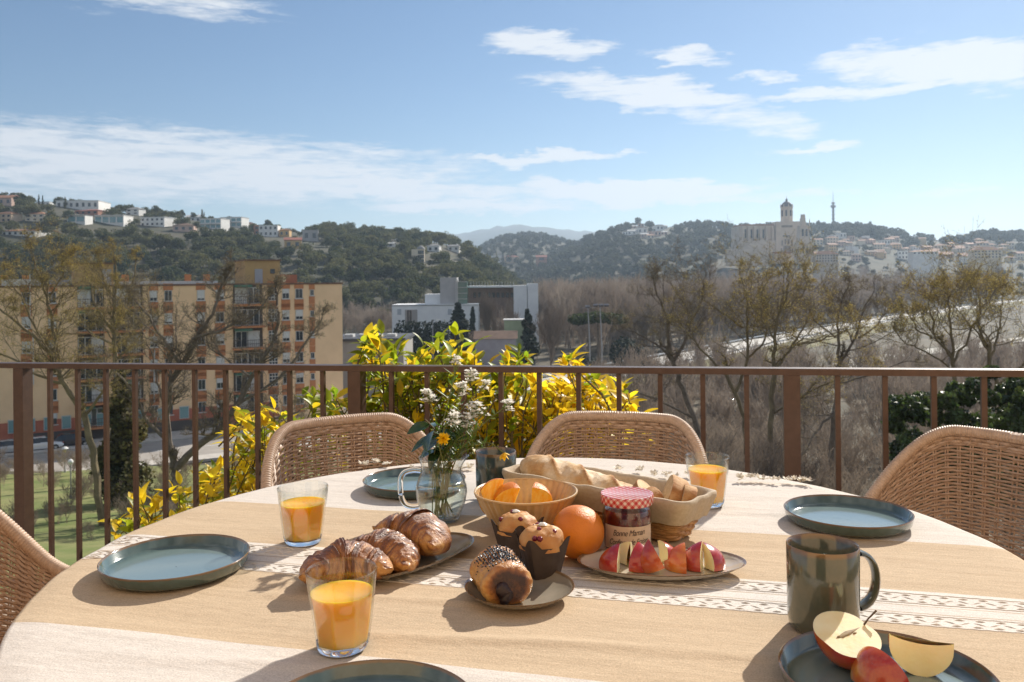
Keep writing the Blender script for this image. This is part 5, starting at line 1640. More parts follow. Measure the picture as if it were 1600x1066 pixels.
# ------------------------------------------------------------------ stoneware plates and mugs
def glaze(name, base, base2, rim, zrim, rough=.14, width=.0025, scale=25):
    if name in MATS: return MATS[name]
    m = pm(name, base, rough, base2, scale, .05, 300, coat=.6, spec=.6)
    N, L = mnodes(m); b = N['Principled BSDF']
    src = b.inputs['Base Color'].links[0].from_socket
    tcn = N.new('ShaderNodeTexCoord'); s = N.new('ShaderNodeSeparateXYZ'); L.new(tcn.outputs['Object'], s.inputs[0])
    nn = nz_(N, L, tcn.outputs['Object'], 60, (1, 1, 1), 3)
    f = mth(N, L, 'DIVIDE', mth(N, L, 'SUBTRACT', mth(N, L, 'MULTIPLY_ADD', nn, .004, s.outputs[2]), zrim - width + .002), width * .8, None, True)
    mx = N.new('ShaderNodeMixRGB'); L.new(f, mx.inputs[0]); L.new(src, mx.inputs[1]); mx.inputs[2].default_value = (*rim, 1)
    L.new(mx.outputs[0], b.inputs['Base Color'])
    return m


M_plate = glaze('green_stoneware', (.055, .085, .075), (.085, .125, .115), (.17, .095, .04), .0215, .12)
N, L = mnodes(M_plate); b = N['Principled BSDF']; src = b.inputs['Base Color'].links[0].from_socket
tcn = N.new('ShaderNodeTexCoord'); s = N.new('ShaderNodeSeparateXYZ'); L.new(tcn.outputs['Object'], s.inputs[0])
rr_ = mth(N, L, 'SQRT', mth(N, L, 'ADD', mth(N, L, 'POWER', s.outputs[0], 2.0), mth(N, L, 'POWER', s.outputs[1], 2.0)))
ins = mth(N, L, 'MULTIPLY', mth(N, L, 'DIVIDE', mth(N, L, 'SUBTRACT', .099, rr_), .014, None, True), mth(N, L, 'GREATER_THAN', s.outputs[2], .003))
mx = N.new('ShaderNodeMixRGB'); L.new(ins, mx.inputs[0]); L.new(src, mx.inputs[1]); mx.inputs[2].default_value = (.155, .215, .215, 1)  # paler bluish floor: the sky's reflection put into the glaze colour
L.new(mx.outputs[0], b.inputs['Base Color'])
plate_me = MB().lathe([(.001, .0), (.088, .0), (.099, .0022), (.1055, .008), (.109, .0215), (.1078, .0225), (.1062, .0215), (.1025, .009), (.096, .0055), (.085, .0045), (.001, .0042)], 96).mesh('green_plate', True, 60)
for x, y, lab in [(-.5166, 1.281, 'empty dark green plate on the tan band by the rattan chair at the table end'), (.6, 1.494, 'empty dark green plate on white linen near the ivy side chair'), (-.212, 1.772, 'empty dark green plate behind the glass jug'),
                  (-.146, .811, 'empty dark green plate in front of the croissant side juice glass'), (.392, .881, 'dark green plate holding the halved apple')]:
    if x == .6: x = pdir(1324, 797)[0] * 1.494
    if x == -.5166: x = pdir(275, 868)[0] * 1.281
    tag(link('dinner_plate', plate_me, M_plate, None, at_xy(x, y)), lab, 'plate', 'dark green stoneware plates')
M_mug = glaze('mug_glaze', (.070, .082, .058), (.125, .115, .078), (.20, .11, .04), .1035, .13, .006, 16)
M_mug2 = glaze('mug_glaze_blue', (.035, .06, .065), (.07, .095, .095), (.17, .10, .05), .0985, .13, .006, 14)


def mug(label, loc, R, H, mat, handle_az, name='mug'):
    t = thing(name, label, 'mug', loc, 0)
    MB().lathe([(.001, .001), (R * .86, .0), (R * .95, .004), (R * .985, .014), (R, H * .6), (R * 1.005, H - .001), (R * .985, H), (R * .94, H - .002), (R * .93, H * .5), (R * .9, .012), (R * .8, .007), (.001, .006)], 64).obj('cup', mat, t, True, 55)
    c, s = math.cos(handle_az), math.sin(handle_az)
    ang = np.linspace(-1.45, 1.45, 18)
    prof = [(R * .96 + .030 * math.cos(a) ** .8 + .0, H * .54 + H * .33 * math.sin(a)) for a in ang]
    P = np.array([(q * c, q * s, z) for q, z in prof])
    m_ = MB(); nx_, ny_ = -s, c
    v = []
    for i, p in enumerate(P):
        T = P[min(i + 1, len(P) - 1)] - P[max(i - 1, 0)]; T /= np.linalg.norm(T)
        sd = np.array([nx_, ny_, 0]); nn = np.cross(sd, T)
        wv_ = .0085 + .002 * abs(ang[i]) / 1.45
        v.append([p + sd * wv_ * math.cos(a) + nn * .0038 * math.sin(a) for a in np.arange(10) * .628318])
    m_.grid(np.array(v), True).obj('handle', mat, t)
    return t


mg = Vector((pdir(1285, 851)[0] * 1.045, 1.045))
mug('big dark green mug with its handle out, beside the halved apple plate', at_xy(mg.x, mg.y), .0435, .105, M_mug, R_(8))
mug('blue green mug standing between the flower jug and the bread basket', at_xy(-.036, 1.665), .0405, .10, M_mug2, R_(115))

# ------------------------------------------------------------------ glasses of juice
G_thin = thin_glass('clear_glass')
G_solid = pm('solid_glass', (1, 1, 1), .0, trans=1.0, ior=1.48)
M_juice = pm('orange_juice', (.95, .45, .003), .25, sub=.6, subr=(.030, .012, .002), spec=.5)


def facet(rr, a, z):
    f = np.clip((.066 - z) / .012, 0, 1) * np.clip((z - .004) / .006, 0, 1)
    d = (a % (math.pi / 4)) - math.pi / 8
    return rr * (1 - f * (1 - .955 / np.cos(d) * 1.0) * .9)


def juice_glass(label, x, y, fill):
    t = thing('juice_glass', label, 'glass of juice', at_xy(x, y), rnd.uniform(0, 1), 'glasses of orange juice')
    R0, R1, H = .0300, .0425, .095
    rad = lambda z: R0 + (R1 - R0) * (z / H) ** .8
    outer = [(rad(z), z) for z in np.linspace(.009, H - .001, 26)]
    inner = [(rad(z) - .0022, z) for z in np.linspace(H - .001, .0105, 26)]
    MB().lathe(outer + [(R1 - .0011, H + .0006)] + inner, 64, mod=facet).obj('glass', G_thin, t, True, 60)
    MB().lathe([(.0005, .0), (R0 - .004, .0), (R0 - .0005, .0025), (rad(.0088), .0088), (.0005, .0088)], 48, mod=facet).obj('glass_foot', G_solid, t, True, 50)
    zj = H * fill
    jl = [(.0005, .0100)] + [(rad(z) - .0027, z) for z in np.linspace(.0100, zj, 22)] + [(rad(zj) - .004, zj - .0006), (.0005, zj - .0008)]
    MB().lathe(jl, 64, mod=facet).obj('juice', M_juice, t, True, 50)
    return t


g = tp(535, 1013); juice_glass('glass of orange juice in front of the croissant plate', g.x, g.y, .72)
g = tp(474, 848); juice_glass('glass of orange juice beside the empty left plate', g.x, g.y, .72)
g = tp(1106, 789); juice_glass('glass of orange juice behind the end of the bread basket', g.x, g.y, .74)

# ------------------------------------------------------------------ oval serving plates
M_taupe = glaze('taupe_stoneware', (.25, .22, .17), (.33, .29, .23), (.17, .105, .055), .0165, .16, .0022, 18)
M_cream = glaze('cream_stoneware', (.50, .44, .35), (.58, .52, .43), (.17, .105, .055), .0165, .18, .0022, 18)


def oval(label, x, y, a, b, rz, mat):
    prof = [(.001, .0), (.55, .0), (.62, .0015), (.85, .008), (.99, .0165), (1.0, .0175), (.985, .0175), (.93, .0125), (.80, .0075), (.62, .005), (.001, .0045)]
    o = MB().lathe(prof, 96, a, b).obj('serving_plate', mat, None, True, 60)
    o.location = at_xy(x, y); o.rotation_euler = (0, 0, rz)
    return tag(o, label, 'plate')


CP = (-.190, 1.285); CRZ = math.atan2(.667, .745)
oval('long taupe oval plate of croissants', *CP, .152, .075, CRZ, M_taupe)
PP = (.006, 1.155)
oval('round taupe plate with the seeded pastry and two muffins', *PP, .0765, .0765, 0, M_taupe)
ap = (pdir(1033, 882)[0] * 1.25, 1.25)
oval('long cream oval plate lined with apple pieces', *ap, .126, .068, R_(-3), M_cream)

# ------------------------------------------------------------------ croissants
M_cro = tone_mat('croissant_crust', [(0, (.54, .28, .085)), (.26, (.36, .14, .035)), (.55, (.165, .055, .017)), (1, (.06, .019, .009))], .38, 120, .40, 1.0, 330, coat=.25)


def croissant(label, loc, rz, L_=.115, R0=.03, curl=.022, seed=0, tilt=0.0, nseg=7, flake=.0022, group='croissants on the oval plate'):
    n, k = 150, 40; pts = []; tone = []
    for i in range(n + 1):
        s = -1 + 2 * i / n
        u = (s + 1) / 2 * nseg; fr = u - math.floor(u); seg_ = int(u)
        dirn = 1 if s < 0 else -1
        fz = fr if dirn > 0 else 1 - fr
        env = max(0.0, 1 - abs(s) ** 2.4) ** .62
        r_ = R0 * (env * (.86 + .17 * fz ** .7) + .012)
        if abs(s) > .995: r_ *= .15
        cx, cy_ = L_ / 2 * s, -curl * s * s * 2
        tx, ty = L_ / 2, -curl * s * 4
        Ln = math.hypot(tx, ty); nx_, ny_ = -ty / Ln, tx / Ln
        row = []
        for j in range(k):
            a = 2 * math.pi * j / k
            w = 1 + .05 * math.sin(3 * a + seg_ * 1.7) + .04 * math.sin(seg_ * 4.1)
            dx, dz = math.cos(a) * r_ * 1.1 * w, math.sin(a) * r_ * .92 * w
            p = np.array([cx + nx_ * dx, cy_ + ny_ * dx, dz])
            sk = math.sin(a) * .006 * (1 if s < 0 else -1)
            p[0] += sk
            lay = n3((s * 26 + .7 * math.sin(a + seed), a * .9, seed), 1, seed)
            d = flake * n3(p, 160, seed) + flake * 1.6 * n3(p, 55, seed + 3) + flake * 1.3 * lay
            p += np.array([nx_ * math.cos(a), ny_ * math.cos(a), math.sin(a)]) * d
            z = p[2] + R0 * .78
            p[2] = max(z, .0008 + .0006 * n3(p, 90, seed))
            row.append(p); tone.append(.02 + .40 * fz ** 1.6 + .26 * max(0, math.sin(a)) + .22 * n3(p, 60, seed + 9) + .42 * lay)
        pts.append(row)
    m_ = MB().grid(np.array(pts), True)
    m_.F += [tuple(range(k - 1, -1, -1)), tuple(range(n * k, (n + 1) * k))]
    o = m_.obj('croissant', M_cro, None, True, None); setattr_f(o, 'tone', np.clip(tone, 0, 1))
    o.location = loc; o.rotation_euler = (tilt, 0, rz)
    return tag(o, label, 'croissant', group)


def cp(x, y, h): p = onz(x, y, TZ + h); return p


c1 = cp(541, 889, .022); croissant('dark flaky croissant seen behind the rim of a juice glass', (c1.x, c1.y, TZ + .0062), R_(12), .118, .033, .020, 1)
c2 = cp(606, 868, .022); croissant('flaky croissant lying crosswise in the middle of the oval plate', (c2.x, c2.y, TZ + .0062), R_(-38), .130, .031, .014, 2)
c3 = cp(646, 846, .030); croissant('glossy glazed croissant propped at the jug end of the oval plate', (c3.x + .004, c3.y + .012, TZ + .012), R_(-42), .134, .036, .018, 3, R_(-8), 6, .0012)
M_gl = pm('dark_glaze', (.10, .018, .010), .12, (.20, .05, .02), 40, coat=1.0)

# ------------------------------------------------------------------ seeded chocolate pastry
M_pas = tone_mat('pastry_crust', [(0, (.62, .35, .10)), (.4, (.47, .195, .045)), (.72, (.22, .075, .02)), (1, (.04, .013, .007))], .42, 120, .28, 1.0, 300, coat=.18)
pb1, pb2 = cp(768, 878, .03), cp(806, 925, .03)
d_ = Vector((pb2.x - pb1.x, pb2.y - pb1.y)); prz = math.atan2(d_.y, d_.x)
PL, PR = .098, .031
n, k = 90, 48; pts = []; tone = []
for i in range(n + 1):
    s = -1 + 2 * i / n
    e = max(0, 1 - max(0, (abs(s) - .70) / .30) ** 2.4) ** .5
    r_ = PR * (.10 + .90 * e) if abs(s) < 1 else PR * .06
    row = []
    for j in range(k):
        a = 2 * math.pi * j / k
        ww = 1 + .035 * math.sin(s * 9 + 2 * a) + .02 * math.sin(5 * a)
        p = np.array([PL / 2 * s, math.cos(a) * r_ * 1.12 * ww, math.sin(a) * r_ * .95 * ww])
        lay = n3((s * 5 + a * .8, a * 9 + s * 6, 2), 1, 3)
        d = .0026 * n3(p, 45, 5) + .0014 * n3(p, 160, 8) + .0016 * lay
        p[1:] *= 1 + d / PR
        z = p[2] + PR * .80; p[2] = max(z, .0006)
        end = max(0, (abs(s) - .84) / .16)
        tone.append(.14 + .22 * max(0, math.sin(a)) + .25 * n3(p, 40, 2) + .34 * lay * (1 - min(1, end * 2)) + (.75 * min(1, end * 1.4) if s > 0 else .2 * end))
        row.append(p)
    pts.append(row)
m_ = MB().grid(np.array(pts), True); m_.F += [tuple(range(k - 1, -1, -1)), tuple(range(n * k, (n + 1) * k))]
pt = thing('chocolate_pastry', 'golden rolled chocolate pastry topped with black and white seeds', 'pastry', ((pb1.x + pb2.x) / 2 - .004, (pb1.y + pb2.y) / 2, TZ + .0052), prz)
o = m_.obj('crust', M_pas, pt, True, None); setattr_f(o, 'tone', np.clip(tone, 0, 1))
# chocolate showing at the rolled end
cb = MB().lathe([(.0004, -.006), (.008, -.004), (.0125, 0), (.010, .0035), (.0004, .0055)], 28)
displace(cb, .006, 110, 4)
ch_ = cb.obj('chocolate', pm('chocolate', (.035, .012, .007), .4, (.015, .005, .003), 60, .8, 200), pt, True, None)
ch_.location = (PL / 2 * .94, -.003, PR * .62); ch_.rotation_euler = (0, R_(80), .4); ch_.scale = (1.25, 1.35, 1.1)
seed_v = [(.0019, 0, 0), (0, .0009, 0), (-.0019, 0, 0), (0, -.0009, 0), (0, 0, .0008), (0, 0, -.0008)]
seed_f = [(0, 1, 4), (1, 2, 4), (2, 3, 4), (3, 0, 4), (1, 0, 5), (2, 1, 5), (3, 2, 5), (0, 3, 5)]
P_ = np.array(pts); sr = random.Random(4)
for nm, mt, cnt in (('black_seeds', pm('black_seed', (.012, .012, .016), .25), 1500), ('white_seeds', pm('white_seed', (.42, .44, .48), .3), 240)):
    m_ = MB()
    for _ in range(cnt):
        i = int(sr.triangular(8, 76, 36)); j = int(sr.gauss(k * .25, k * .07)) % k
        p = P_[i, j] + np.array([sr.uniform(-.0005, .0005), sr.uniform(-.001, .001), sr.uniform(.0, .0007)])
        M3 = np.array(Matrix.Rotation(sr.uniform(0, 6.3), 3, 'Z') @ Matrix.Rotation(sr.uniform(-.6, .6), 3, 'X'))
        m_.add(np.array(seed_v) @ M3.T + p, seed_f)
    tag(m_.obj(nm, mt, pt), kind='stuff')

# ------------------------------------------------------------------ muffins
M_muf = tone_mat('muffin_crumb', [(0, (.60, .36, .13)), (.45, (.48, .215, .06)), (1, (.26, .095, .025))], .55, 50, .3, .6, 180, sub=.15)
M_paper = pm('brown_paper', (.045, .030, .024), .75, (.060, .042, .034), 60, .3, 150)
M_berry = pm('red_berry', (.20, .012, .025), .3, (.11, .006, .015), 80)


def muffin(label, loc, rz, seed, sc=1.0):
    t = thing('muffin', label, 'muffin', loc, rz, 'muffins in brown paper'); t.scale = (sc, sc, sc)
    seg = 64; pts = []
    for v in np.linspace(0, 1, 14):
        row = []
        for j in range(seg):
            a = 2 * math.pi * j / seg
            pet = max(0, -math.cos(4 * a)) ** 1.5
            top = .047 + .015 * pet
            z = top * v
            sq = 1 / max(abs(math.cos(a)), abs(math.sin(a))) ** .55
            r_ = (.0225 + .0115 * (z / .05)) * sq * (1 + .012 * math.sin(16 * a))
            row.append((r_ * math.cos(a), r_ * math.sin(a), z + .0004))
        pts.append(row)
    m_ = MB().grid(np.array(pts), True); m_.F.append(tuple(range(seg - 1, -1, -1)))
    inn = [[(p[0] * .975, p[1] * .975, p[2]) for p in row] for row in pts[::-1][:6]]
    m_.grid(np.array(inn), True)
    m_.obj('paper_cup', M_paper, t, True, 50)
    dm = MB(); tone = []
    pts2 = []
    for i, v in enumerate(np.linspace(0, 1, 26)):
        row = []
        for j in range(48):
            a = 2 * math.pi * j / 48
            r_ = .0330 * math.cos(v * math.pi / 2 * .999) ** .55; z = .041 + .030 * math.sin(v * math.pi / 2)
            p = np.array([r_ * math.cos(a), r_ * math.sin(a), z])
            d = .0042 * n3(p, 45, seed) + .0022 * n3(p, 130, seed + 2)
            p += np.array([math.cos(a) * (1 - v), math.sin(a) * (1 - v), v]) * d
            row.append(p); tone.append(.3 + .35 * n3(p, 45, seed + 5) + .2 * (1 - v))
        pts2.append(row)
    dm.grid(np.array(pts2), True); dm.F.append(tuple(range(25 * 48, 26 * 48)))
    o = dm.obj('crumb_top', M_muf, t, True, None); setattr_f(o, 'tone', np.clip(tone, 0, 1))
    r = random.Random(seed)
    for q in range(6):
        a, v = r.uniform(0, 6.28), r.uniform(.45, .95)
        rr = .0330 * math.cos(v * math.pi / 2) ** .55
        m3 = MB().lathe([(.0002, -.0042), (.0034, -.0026), (.0046, 0), (.0034, .0026), (.0002, .0042)], 10); displace(m3, .0012, 300, q)
        b_ = m3.obj('berry', M_berry, t); b_.location = (rr * math.cos(a), rr * math.sin(a), .041 + .030 * math.sin(v * math.pi / 2) - .0012); b_.rotation_euler = (r.random(), r.random(), 0)
    m3 = MB().lathe([(.0002, .003), (.005, .002), (.007, 0), (.003, -.002)], 12); displace(m3, .002, 200, 3)
    b_ = m3.obj('icing', pm('white_icing', (.75, .70, .62), .5), t); b_.location = (.004, .006, .0715)
    return t


mB = cp(846, 903, .004); muffin('berry muffin in brown paper in front, beside the orange', (mB.x + .002, mB.y + .008, TZ + .0062), R_(20), 3)
mA = cp(806, 872, .004); muffin('berry muffin in brown paper tucked behind the other muffin', (mA.x + .003, mA.y + .002, TZ + .0064), R_(52), 8, .96)

# ------------------------------------------------------------------ jam jar
jx, jy = pdir(980, 815)[0] * 1.352, 1.352
jar = thing('jam_jar', 'jar of strawberry jam with a red gingham lid and cream label', 'jar', at_xy(jx, jy), R_(-4))
jar.scale = (1.03, 1.03, 1.07)
JR, JH = .0388, .074
def jf(rr, a, z):
    f = np.clip((z - .003) / .004, 0, 1) * np.clip((.060 - z) / .006, 0, 1); d = (a % (math.pi / 7)) - math.pi / 14
    return rr * (1 - f * (1 - .975 / np.cos(d)) * .0) * (1 + f * 0)
MB().lathe([(.001, .0), (JR * .86, .0), (JR * .96, .004), (JR, .012), (JR, .054), (JR * .985, .061), (JR * .93, .066), (JR * .90, .0735)], 56).obj('glass', thin_glass('jar_glass'), jar, True, 50)
MB().lathe([(.001, .003), (JR * .9, .004), (JR * .955, .012), (JR * .955, .055), (JR * .90, .064), (.001, .0645)], 56).obj('jam', pm('strawberry_jam', (.13, .004, .010), .2, (.06, .002, .005), 70, .3, 60, coat=.6, sub=.25, subr=(.01, .001, .001)), jar, True, 50)
M_ging = bpy.data.materials.new('red_gingham'); M_ging.use_nodes = True
N, L = mnodes(M_ging); b = N['Principled BSDF']; b.inputs['Roughness'].default_value = .28; b.inputs['Coat Weight'].default_value = .5
tcn = N.new('ShaderNodeTexCoord'); s = N.new('ShaderNodeSeparateXYZ'); L.new(tcn.outputs['Object'], s.inputs[0])
def stripe(sock, per): return mth(N, L, 'LESS_THAN', mth(N, L, 'FRACT', mth(N, L, 'DIVIDE', sock, per)), .5)
ang_ = mth(N, L, 'ARCTAN2', s.outputs[1], s.outputs[0])
isside = mth(N, L, 'LESS_THAN', s.outputs[2], .0860)
u1 = mth(N, L, 'ADD', s.outputs[0], s.outputs[1]); u2 = mth(N, L, 'SUBTRACT', s.outputs[0], s.outputs[1])
a1 = mth(N, L, 'MULTIPLY_ADD', ang_, .042, s.outputs[2]); a2 = mth(N, L, 'SUBTRACT', mth(N, L, 'MULTIPLY', ang_, .042), s.outputs[2])
def pick(t_, f_): return mth(N, L, 'ADD', mth(N, L, 'MULTIPLY', isside, t_), mth(N, L, 'MULTIPLY', mth(N, L, 'SUBTRACT', 1.0, isside), f_))
s1 = stripe(pick(a1, u1), .0115); s2 = stripe(pick(a2, u2), .0115)
fac = mth(N, L, 'MULTIPLY', mth(N, L, 'ADD', s1, s2), .5)
rp = N.new('ShaderNodeValToRGB'); rp.color_ramp.elements[0].color = (.72, .58, .52, 1); rp.color_ramp.elements[1].color = (.45, .012, .02, 1); L.new(fac, rp.inputs[0]); L.new(rp.outputs[0], b.inputs['Base Color'])
e = rp.color_ramp.elements.new(.5); e.color = (.60, .18, .16, 1)
LR = .0415
MB().lathe([(LR * .97, .0725), (LR, .074), (LR, .085), (LR * .985, .0868), (LR * .93, .0872), (LR * .90, .0866), (.001, .0866)], 64).obj('lid', M_ging, jar, True, 50)
lbm = pm('label_paper', (.62, .47, .36), .7, (.57, .425, .32), 90)
pts = [[((JR + .0006) * math.cos(a), (JR + .0006) * math.sin(a), z) for a in np.linspace(R_(-90 - 62), R_(-90 + 62), 25)] for z in np.linspace(.011, .0455, 4)]
lab_ = MB().grid(np.array(pts)).obj('label', lbm, jar)
M_ink = pm('label_ink', (.05, .03, .03), .7)


def wrap_text(txt, size, z, rad, a0, parent, mat, width=None):
    cu = bpy.data.curves.new('lettering', 'FONT'); cu.body = txt; cu.size = size; cu.align_x = 'CENTER'; cu.shear = .35; cu.space_character = .92
    ob_ = bpy.data.objects.new('lettering', cu); COL.objects.link(ob_)
    dg = bpy.context.evaluated_depsgraph_get(); me = bpy.data.meshes.new_from_object(ob_.evaluated_get(dg))
    bpy.data.objects.remove(ob_)
    co = np.array([v.co for v in me.vertices]).reshape(-1, 3)
    if width: co[:, 0] *= width / (co[:, 0].max() - co[:, 0].min())
    co[:, 2] = 0
    an = a0 + co[:, 0] / rad
    new = np.stack([rad * np.cos(an), rad * np.sin(an), z + co[:, 1] + co[:, 0] * .045], 1)
    me.vertices.foreach_set('co', new.astype(np.float32).ravel()); me.update()
    return link('lettering', me, mat, parent)


wrap_text('Bonne Maman', .0125, .0325, JR + .0011, R_(-90), lab_, M_ink, .052)
wrap_text('Confiture de Fraises', .0115, .0195, JR + .0011, R_(-90), lab_, M_ink, .066)

# ------------------------------------------------------------------ orange and bowl with orange pieces
M_or = pm('orange_peel', (.72, .215, .008), .36, (.60, .155, .004), 14, .55, 420, sub=.12, subr=(.004, .002, .0005), spec=.5)
m_ = MB().lathe([(.0422 * math.sin(p) * (1 + .02 * math.cos(2 * p)), .0422 - .0422 * .965 * math.cos(p)) for p in np.linspace(.0005, math.pi - .0005, 40)], 56)
o = m_.obj('orange', M_or, None, True, None); o.location = at_xy(pdir(897, 828)[0] * 1.318, 1.318); o.rotation_euler = (.12, .1, .4)
tag(o, 'whole orange leaning beside the muffins', 'orange')
M_bowl = pm('woven_bowl', (.60, .42, .21), .35, (.48, .315, .14), 40, .3, 90, coat=.3, sub=.12, subr=(.006, .003, .001))
BX, BY = .020, 1.432
bowl = thing('fruit_bowl', 'ribbed straw coloured bowl of orange pieces', 'bowl', at_xy(BX, BY))
def rib(rr, a, z): return rr * (1 + .022 * np.cos(40 * a + 900 * z * 0) * (.4 + .6 * np.cos(z * 520) ** 2))
ou = [(.036 + (.0885 - .036) * (z / .077) ** .72, z) for z in np.linspace(.001, .077, 30)]
MB().lathe([(.001, .0005)] + ou, 184, mod=rib).obj('outer_wall', M_bowl, bowl, True, None)
MB().lathe([(r_ - .003, z + .001) for r_, z in ou[::-1][:-3]] + [(.02, .008), (.0005, .0075)], 184, mod=rib).obj('inner_wall', M_bowl, bowl, True, None)
MB().lathe([(.0885 - .0035, .0775), (.0885 - .0015, .0795), (.0885 + .0006, .079), (.0885 + .0008, .0765)], 96).obj('rim', M_bowl, bowl)
M_flesh = pm('orange_flesh', (.90, .42, .02), .25, (.96, .66, .18), 130, .5, 160, sub=.4, subr=(.008, .004, .001), stretch=(1, 1, .35))
M_pith = pm('orange_pith', (.82, .58, .25), .6)


LAST = [None]


def fruit_piece(name, label, cat, loc, rot, R, ang, skin_m, flesh_m, group, phi1=math.pi, squash=.92, core=.0, dim=.10, tone=None, pith=None):
    """a wedge: skin between two cut faces, axis along z, middle of the skin along +x"""
    t = thing(name, label, cat, loc, 0, group); t.rotation_euler = rot; LAST[0] = t
    prof = lambda p: (R * math.sin(p) * (1 + .05 * math.sin(p)), R * squash * (math.cos(p) - dim * (math.exp(-(p / .35) ** 2) - math.exp(-((math.pi - p) / .35) ** 2))))
    ph = np.linspace(0.0, phi1, 26); th_ = np.linspace(-ang / 2, ang / 2, 16)
    z0 = prof(phi1)[1]
    sk = [[(prof(p)[0] * math.cos(a), prof(p)[0] * math.sin(a), prof(p)[1]) for a in th_] for p in ph]
    o = MB().grid(np.array(sk)[:, ::-1]).obj('skin', skin_m, t, True, None)
    if tone is not None:
        setattr_f(o, 'tone', np.clip([.34 + tone + .30 * n3((v.co.x * 40, v.co.y * 40, v.co.z * 14), 1, R * 99 + loc[0] * 50) + 6 * v.co.z for v in o.data.vertices], 0, 1))
    fm = MB()
    for s_ in (-1, 1):
        a = s_ * ang / 2
        rows_ = []
        for p in ph:
            r_, z = prof(p); c_ = min(r_, core * max(0, math.sin(min(math.pi, max(0, p))) ** 2))
            rows_.append([((c_ + (r_ - c_) * u) * math.cos(a), (c_ + (r_ - c_) * u) * math.sin(a), z) for u in (0, .35, .7, .965, 1)])
        G = np.array(rows_); fm.grid(G if s_ > 0 else G[:, ::-1])
    if phi1 < 3.0:
        r_ = prof(phi1)[0]
        fm.add([(0, 0, z0)] + [(r_ * math.cos(a), r_ * math.sin(a), z0) for a in th_[::-1]], [tuple([0] + [i, i + 1]) for i in range(1, 16)])
    fm.obj('flesh', flesh_m, t, True, 30)
    return t


def settle(t, zf, sink=.0006):
    bpy.context.view_layer.update()
    lo = min((t.matrix_world @ c_.matrix_local @ v.co).z for c_ in t.children for v in c_.data.vertices)
    t.location.z += zf - sink - lo


def orient(t, p, axis, bis):
    z = Vector(axis).normalized(); x = Vector(bis); x = (x - z * x.dot(z)).normalized(); y = z.cross(x)
    m = Matrix((x, y, z)).transposed().to_4x4(); m.translation = p
    t.matrix_world = m


def ow(x, y, h, rot, ang, lab):
    p = onz(x, y, TZ + h); fruit_piece('orange_piece', lab, 'orange piece', tuple(p), rot, .036, ang, M_or, M_flesh, 'orange pieces in the bowl', squash=1.0, dim=.03)


ow(781, 780, .056, (R_(8), R_(-10), R_(150)), R_(85), 'orange quarter with its cut face turned out, at the jug side of the bowl')
ow(804, 786, .050, (R_(-20), R_(-25), R_(165)), R_(70), 'orange segment leaning on the orange quarter')
ow(830, 786, .052, (R_(25), R_(-15), R_(35)), R_(70), 'peaked orange segment standing in the bowl')
ow(852, 796, .044, (R_(70), R_(20), R_(60)), R_(60), 'small orange segment lying against the bowl rim')
ow(815, 790, .030, (R_(90), 0, R_(20)), R_(80), 'orange segment at the bottom of the bowl')

# ------------------------------------------------------------------ apple pieces
M_ask = tone_mat('apple_skin', [(0, (.62, .30, .035)), (.28, (.50, .10, .02)), (.55, (.36, .022, .018)), (1, (.20, .008, .014))], .22, 55, .26, .06, 300, coat=.5, sub=.06)
M_afl = pm('apple_flesh', (.86, .76, .48), .38, (.82, .68, .36), 35, .15, 150, sub=.35, subr=(.010, .006, .002))
ps = [(958, 868, R_(222), 0, 64, .1), (979, 862, R_(100), 4, 52, -.2), (999, 867, R_(-88), -2, 68, .1), (1023, 872, R_(-115), 24, 60, .0), (1041, 862, R_(-40), -30, 56, .1), (1061, 867, R_(-132), 0, 68, -.1), (1088, 867, R_(215), 4, 66, .1), (1112, 867, R_(-38), -6, 68, .1)]
al = ['apple piece at the orange end of the oval plate, cut side toward the next', 'thin apple piece showing pale flesh between two red ones', 'apple piece with speckled red skin facing the table front', 'low apple piece tipped on its side in the middle of the plate', 'apple piece leaning over the tipped one', 'tall apple piece with a yellow patch on its skin', 'apple piece with a broad pale cut face, second from the free plate end', 'apple piece with dark red skin at the free plate end']
for (x, y, az_, tl_, an, tn), lb_ in zip(ps, al):
    p = onz(x, y, TZ + .026)
    fruit_piece('apple_piece', lb_, 'apple piece', (p.x - .016 * math.cos(az_), p.y - .012 * math.sin(az_), TZ + .0195), (R_(tl_), R_(tl_ * .6), az_), .0325, R_(an), M_ask, M_afl, 'apple pieces on the oval plate', phi1=1.8, squash=.86, dim=-.06, core=.006, tone=tn); settle(LAST[0], TZ + .0062)
# the apple on the green plate
h = onz(1323, 1000, TZ + .035)
half = fruit_piece('halved_apple', 'halved red apple with its core facing up and a thin stalk', 'apple', (h.x, h.y, TZ + .0415), (0, R_(66), R_(96)), .0365, math.pi, M_ask, M_afl, None, squash=.9, core=.0, tone=.2)
orient(half, Vector((h.x, h.y, TZ + .04)), (.85, .35, .18), (.06, .30, -.95))
cr = MB()
r = random.Random(3)
for q in range(5):
    cr.lathe([(.0001, -.0036), (.0011, -.002), (.0014, 0), (.0009, .002), (.0001, .0036)], 8, c=(.0004, r.uniform(-.004, .004), r.uniform(-.012, .012)))
cr.lathe([(.0001, -.016), (.0012, -.012), (.0030, -.004), (.0034, .003), (.0012, .012), (.0001, .020)], 14, .25, 1.0)
cr.obj('core', pm('apple_core', (.20, .11, .03), .6, (.32, .22, .08), 200), half)
MB().tube([(-.001, 0, .026), (-.004, .002, .034), (-.009, .003, .047)], [.0013, .001, .0013], 6).obj('stalk', pm('stalk', (.10, .06, .03), .7), half)
settle(half, TZ + .0045)
p = onz(1386, 1046, TZ + .02); w = fruit_piece('apple_piece', 'red apple wedge on the green plate, skin up', 'apple piece', tuple(p), (0, 0, 0), .0375, R_(64), M_ask, M_afl, 'apple wedges on the green plate', core=.006, tone=.0)
